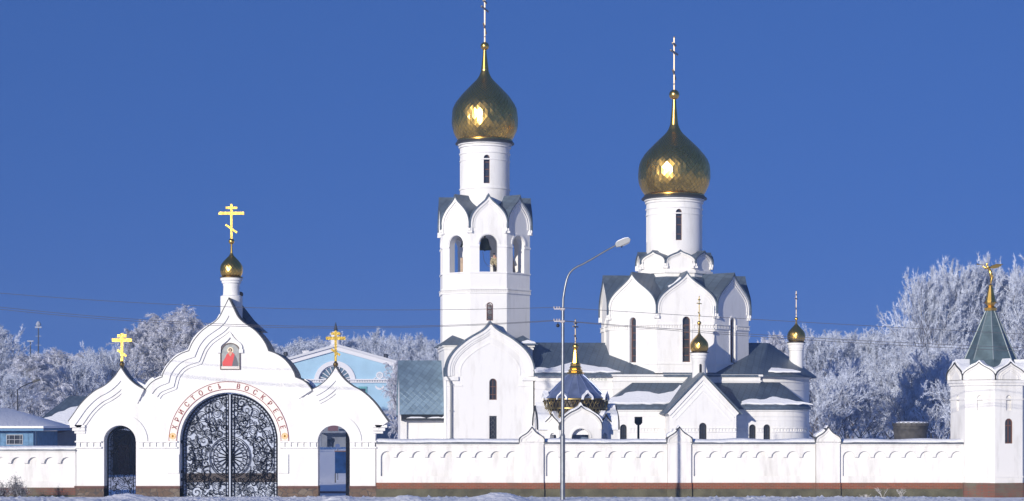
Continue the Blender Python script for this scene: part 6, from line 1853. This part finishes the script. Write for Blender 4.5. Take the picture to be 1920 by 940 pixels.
TR = [
 # left side
 ('s2', -10, 598, 150, 'frosted tree cut by the left edge of the photo, above the blue cottage', 0.3, 1.0),
 ('b2', 55, 655, 120, 'frosted birch behind the snowy cottage roof, right of the dark street lamp', 1.1, 1.2),
 ('b1', 108, 648, 140, 'frosted tree with a rounded top above the gap between cottage and outbuilding', 2.0, 1.25),
 ('s1', 150, 668, 125, 'frosted tree just behind the dark roof of the outbuilding', 2.6, 1.1),
 ('s3', 208, 636, 150, 'frosted tree immediately left of the cross on the left arch', 4.1, .85),
 ('b1', 258, 602, 165, 'slender frosted birch immediately right of the cross on the left arch', .4, 1.0),
 ('b2', 300, 588, 170, 'frosted birch in the middle of the group left of the high central gable', 3.3, 1.0),
 ('b1', 338, 569, 165, 'tallest frosted birch left of the high central gable', 5.1, 1.1),
 ('b2', 378, 604, 175, 'frosted birch half hidden by the left shoulder of the central gable', 2.2, 1.1),
 ('s1', 20, 690, 100, 'low frosted tree directly above the snow ridge of the cottage roof', 5.0, 1.2),
 ('s3', 495, 640, 260, 'far frosted tree showing right of the peak of the central gable', 1.2, 1.1),
 ('s2', 535, 655, 270, 'far frosted tree by the left corner of the blue hall roof', 2.2, .9),
 # centre
 ('s1', 655, 618, 290, 'frosted tree right behind the gable peak of the blue hall', 1.2, 1.0),
 ('s2', 700, 612, 300, 'frosted tree behind the right slope of the blue hall roof', 4.2, 1.0),
 ('s3', 745, 614, 280, 'frosted tree rising over the right corner of the blue hall', 3.4, .9),
 ('s2', 790, 620, 270, 'frosted tree between the blue hall and the bell tower', .4, 1.0),
 ('s1', 826, 632, 260, 'frosted tree touching the left edge of the bell tower', 5.4, .9),
 ('b1', 748, 668, 150, 'small frosted tree in front of the right corner of the blue hall', 5.4, .7),
 # right
 ('s2', 1418, 655, 250, 'frosted tree top low behind the apse roof beside the octagon', .4, .9),
 ('b2', 1455, 618, 230, 'slim frosted tree just left of the small cupola on the apse', 1.4, .9),
 ('s1', 1530, 612, 230, 'frosted tree right of the small apse cupola', 2.1, 1.1),
 ('s3', 1590, 604, 240, 'frosted tree over the third pillar of the wall', 4.4, 1.0),
 ('s2', 1640, 612, 235, 'frosted tree at the left foot of the great frosted crown', 3.1, 1.0),
 ('s1', 1742, 492, 160, 'great frosted tree with a wide crown left of the turret spire', .9, .68),
 ('s3', 1782, 470, 170, 'great frosted tree whose rounded top is just left of the turret angel', 2.9, .62),
 ('s2', 1836, 468, 175, 'great frosted tree directly behind the turret spire and angel', 5.3, .66),
 ('s1', 1888, 480, 180, 'great frosted tree right of the turret angel', 4.0, .68),
 ('s3', 1950, 456, 160, 'great frosted tree cut by the right edge of the photo', 1.7, .66),
 ('u1', 1535, 690, 80, 'tall frosted shrub just right of the apse wall', 1.7, 1.0),
 ('u2', 1585, 672, 85, 'frosted thicket above the third pillar of the wall', 3.0, 1.0),
 ('u1', 1640, 662, 95, 'frosted thicket left of the round tank', 4.6, 1.1),
 ('u2', 1700, 680, 85, 'frosted thicket directly behind the round tank', 5.6, 1.1),
 ('u1', 1755, 655, 90, 'frosted thicket between the round tank and the turret', 0.7, 1.1),
 ('u2', 1800, 690, 70, 'frosted thicket against the left side of the turret', 1.9, 1.0),
 ('s2', 1600, 668, 130, 'young frosted tree rising out of the thicket right of the apse', 2.5, 1.0),
 ('s3', 1690, 640, 130, 'young frosted tree above the round tank', 1.5, 1.1),
 ('s1', 1765, 630, 125, 'young frosted tree close left of the turret cornice', 3.5, 1.1),
]
for pr_, px, top, y, lab, rot, wide in TR:
    b_ = pr_[0] == 'u'
    tree(pr_, px, top, y, lab, rot, wide, 'frosted thickets behind the right end of the wall' if b_ else TG, cat='bush' if b_ else 'tree')

# a far-off frosted wood closing the view, one object
def wood(name, label, spans, seed):
    rd = random.Random(seed); src = [PROT[k] for k in ('s1', 's2', 's3', 'b1')]
    import numpy as np
    V = []; F = []; base = 0
    arrs = []
    for _, m2, H in src:
        co = np.empty(len(m2.vertices) * 3, dtype=np.float32); m2.vertices.foreach_get('co', co); co = co.reshape(-1, 6, 3)
        arrs.append((co, H))
    for (xa, xb, ta, tb, y, n) in spans:
        for i in range(n):
            t = (i + rd.random()) / n; yy_ = y + rd.uniform(-25, 25); g = (100 + yy_) / 4000.
            co, H = arrs[rd.randrange(len(arrs))]
            keep = np.random.RandomState(rd.randrange(9999)).rand(len(co)) < .30
            c = co[keep].copy(); ctr = c.mean(axis=1, keepdims=True); c = ctr + (c - ctr) * 1.5
            x = (xa + (xb - xa) * t - 960) * g; h = (EYE + (HOR - (ta + (tb - ta) * t) - rd.uniform(-14, 6)) * g) / H
            a = rd.uniform(0, 6.28); R_ = np.array([[math.cos(a), -math.sin(a), 0], [math.sin(a), math.cos(a), 0], [0, 0, 1]], dtype=np.float32)
            c = (c.reshape(-1, 3) @ R_.T) * np.array([h * 1.15, h * 1.15, h], dtype=np.float32) + np.array([x, yy_, 0], dtype=np.float32)
            V.append(c); k = len(c) // 6
            idx = np.arange(k)[:, None] * 6 + base
            F.append(np.concatenate([idx + [0, 1, 2, 3], idx + [3, 2, 4, 5]], axis=0)); base += len(c)
    V = np.concatenate(V); F = np.concatenate(F)
    me = bpy.data.meshes.new(name); me.vertices.add(len(V)); me.vertices.foreach_set('co', V.ravel())
    me.loops.add(F.size); me.loops.foreach_set('vertex_index', F.ravel().astype('int32'))
    me.polygons.add(len(F)); me.polygons.foreach_set('loop_start', (np.arange(len(F)) * 4).astype('int32'))
    me.update(); me.validate(); me.materials.append(FROST)
    o = bpy.data.objects.new(name, me); scene.collection.objects.link(o)
    tag(o, label, 'forest', kind='stuff'); return o
wood('distant_forest', 'far-off frosted wood closing the view behind the buildings', [(-60, 420, 668, 650, 330, 22), (480, 860, 640, 640, 380, 18), (1380, 1700, 640, 630, 330, 20), (1690, 1980, 600, 540, 260, 16), (1500, 1980, 720, 700, 150, 18), (-60, 200, 730, 730, 200, 10)], 3)

# frosted shrub in front of the left wall, and weeds
def shrub(px, top, y, wd, label, n, seed):
    g = (100 + y) / 4000.; x = (px - 960) * g; z0 = bank_h(x, y); h = EYE + (HOR - top) * g - z0
    rd = random.Random(seed)
    o = thing('frosted_shrub', label, 'shrub', (x, y, z0))
    st_ = MB(T(x, y, z0)); cv = []; cf = []
    for i in range(12):
        az = rd.uniform(0, 2 * PI); rr = wd * .5 * rd.uniform(.1, 1); p1 = Vector((rr * math.cos(az), rr * math.sin(az), h * rd.uniform(.55, 1) * (1 - .45 * (rr / (wd * .5)) ** 2)))
        st_.tube([(0, 0, 0), tuple(p1 * .5 + Vector((0, 0, .05))), tuple(p1)], [.02, .012, .006], 4)
        for k in range(int(n / 12)):
            t = rd.uniform(.3, 1.02); q = p1 * t + Vector((rd.gauss(0, .09), rd.gauss(0, .09), rd.gauss(0, .06)))
            d = Vector((rd.gauss(0, 1), rd.gauss(0, 1), rd.gauss(.4, 1))).normalized(); sd_ = d.cross(Vector((rd.random(), rd.random(), 1))).normalized()
            L = rd.uniform(.03, .09); w = rd.uniform(.006, .018)
            a = len(cv); cv += [tuple(q - sd_ * w), tuple(q + sd_ * w), tuple(q + d * L + sd_ * w * .6), tuple(q + d * L - sd_ * w * .6)]; cf.append((a, a + 1, a + 2, a + 3))
    st_.build('stem', simple('dark_stems', (.06, .05, .05), .9), o)
    mb = MB(T(x, y, z0)); mb.add(cv, cf); mb.build('frosted_leaves', frostmat('shrub_frost', (.10, .10, .11), (.42, .42, .45)), o, smooth=0)
shrub(6, 902, -2.6, 1.1, 'frosted shrub cut by the left edge of the photo in front of the left wall', 1500, 1)
shrub(28, 888, -2.8, .95, 'taller frosted shrub with a pointed top in front of the left wall', 1600, 2)
shrub(42, 905, -3.0, .7, 'low frosted shrub at the right of the shrubs in front of the left wall', 900, 3)
def weed(px, top, y, label, seed):
    g = (100 + y) / 4000.; x = (px - 960) * g; z0 = bank_h(x, y) - .03; h = EYE + (HOR - top) * g - z0
    rd = random.Random(seed); mb = MB(T(x, y, z0))
    for i in range(5):
        dx_ = rd.uniform(-.3, .3); pth_ = [(0, 0, 0), (dx_ * .4, 0, h * .5), (dx_, rd.uniform(-.1, .1), h * rd.uniform(.7, 1))]
        mb.tube(pth_, .009, 4, r1=.004)
        for k in range(5):
            t = .5 + .1 * k; bx_ = dx_ * t; mb.tube([(bx_, 0, h * t), (bx_ + rd.uniform(-.14, .14), 0, h * t + rd.uniform(.03, .12))], .007, 3, r1=.003)
    tag(mb.build('dry_weed', simple('frosted_stalk', (.5, .48, .47), .9), None), label, 'weed')
weed(1655, 916, -7, 'frosted dry weed standing in the snow left of the right wall end', 1)
weed(1690, 918, -7, 'smaller frosted dry weed right of the other one near the wall end', 4)
weed(1625, 930, -9, 'lowest frosted weed sprig on the snow under the fourth wall panel', 9)

# unseen trees added behind the camera only for the domes to mirror
for i in range(26):
    k = ('s1', 's2', 's3', 'b1')[i % 4]; m1, m2, H = PROT[k]
    o = bpy.data.objects.new('street_tree', None); scene.collection.objects.link(o)
    o.location = (-200 + i * 15 + random.uniform(-5, 5), -200 + random.uniform(-12, 12), 0); o.rotation_euler = (0, 0, i * 1.3); s = random.uniform(.75, 1.05); o.scale = (s, s, s)
    tag(o, 'frosted tree across the street, behind the viewer', 'tree', 'frosted trees across the street')
    for nm_, me_ in (('trunk', m1), ('crown', m2)):
        c = bpy.data.objects.new(nm_, me_); scene.collection.objects.link(c); c.parent = o

# ------------------------------------------------------------------ cold haze
HAZE = 0.0006
if HAZE:
    hm = bpy.data.materials.new('haze'); hm.use_nodes = True; hn = hm.node_tree; hn.nodes.clear()
    out = hn.nodes.new('ShaderNodeOutputMaterial'); pv = hn.nodes.new('ShaderNodeVolumePrincipled')
    pv.inputs['Color'].default_value = (.42, .62, 1.0, 1); pv.inputs['Density'].default_value = HAZE; pv.inputs['Anisotropy'].default_value = 0.0
    hn.links.new(pv.outputs[0], out.inputs['Volume'])
    mb = MB(); mb.box(-400, 400, -420, 520, -1.5, 34); h_ = mb.build('haze', hm, None, smooth=0); h_['kind'] = 'stuff'
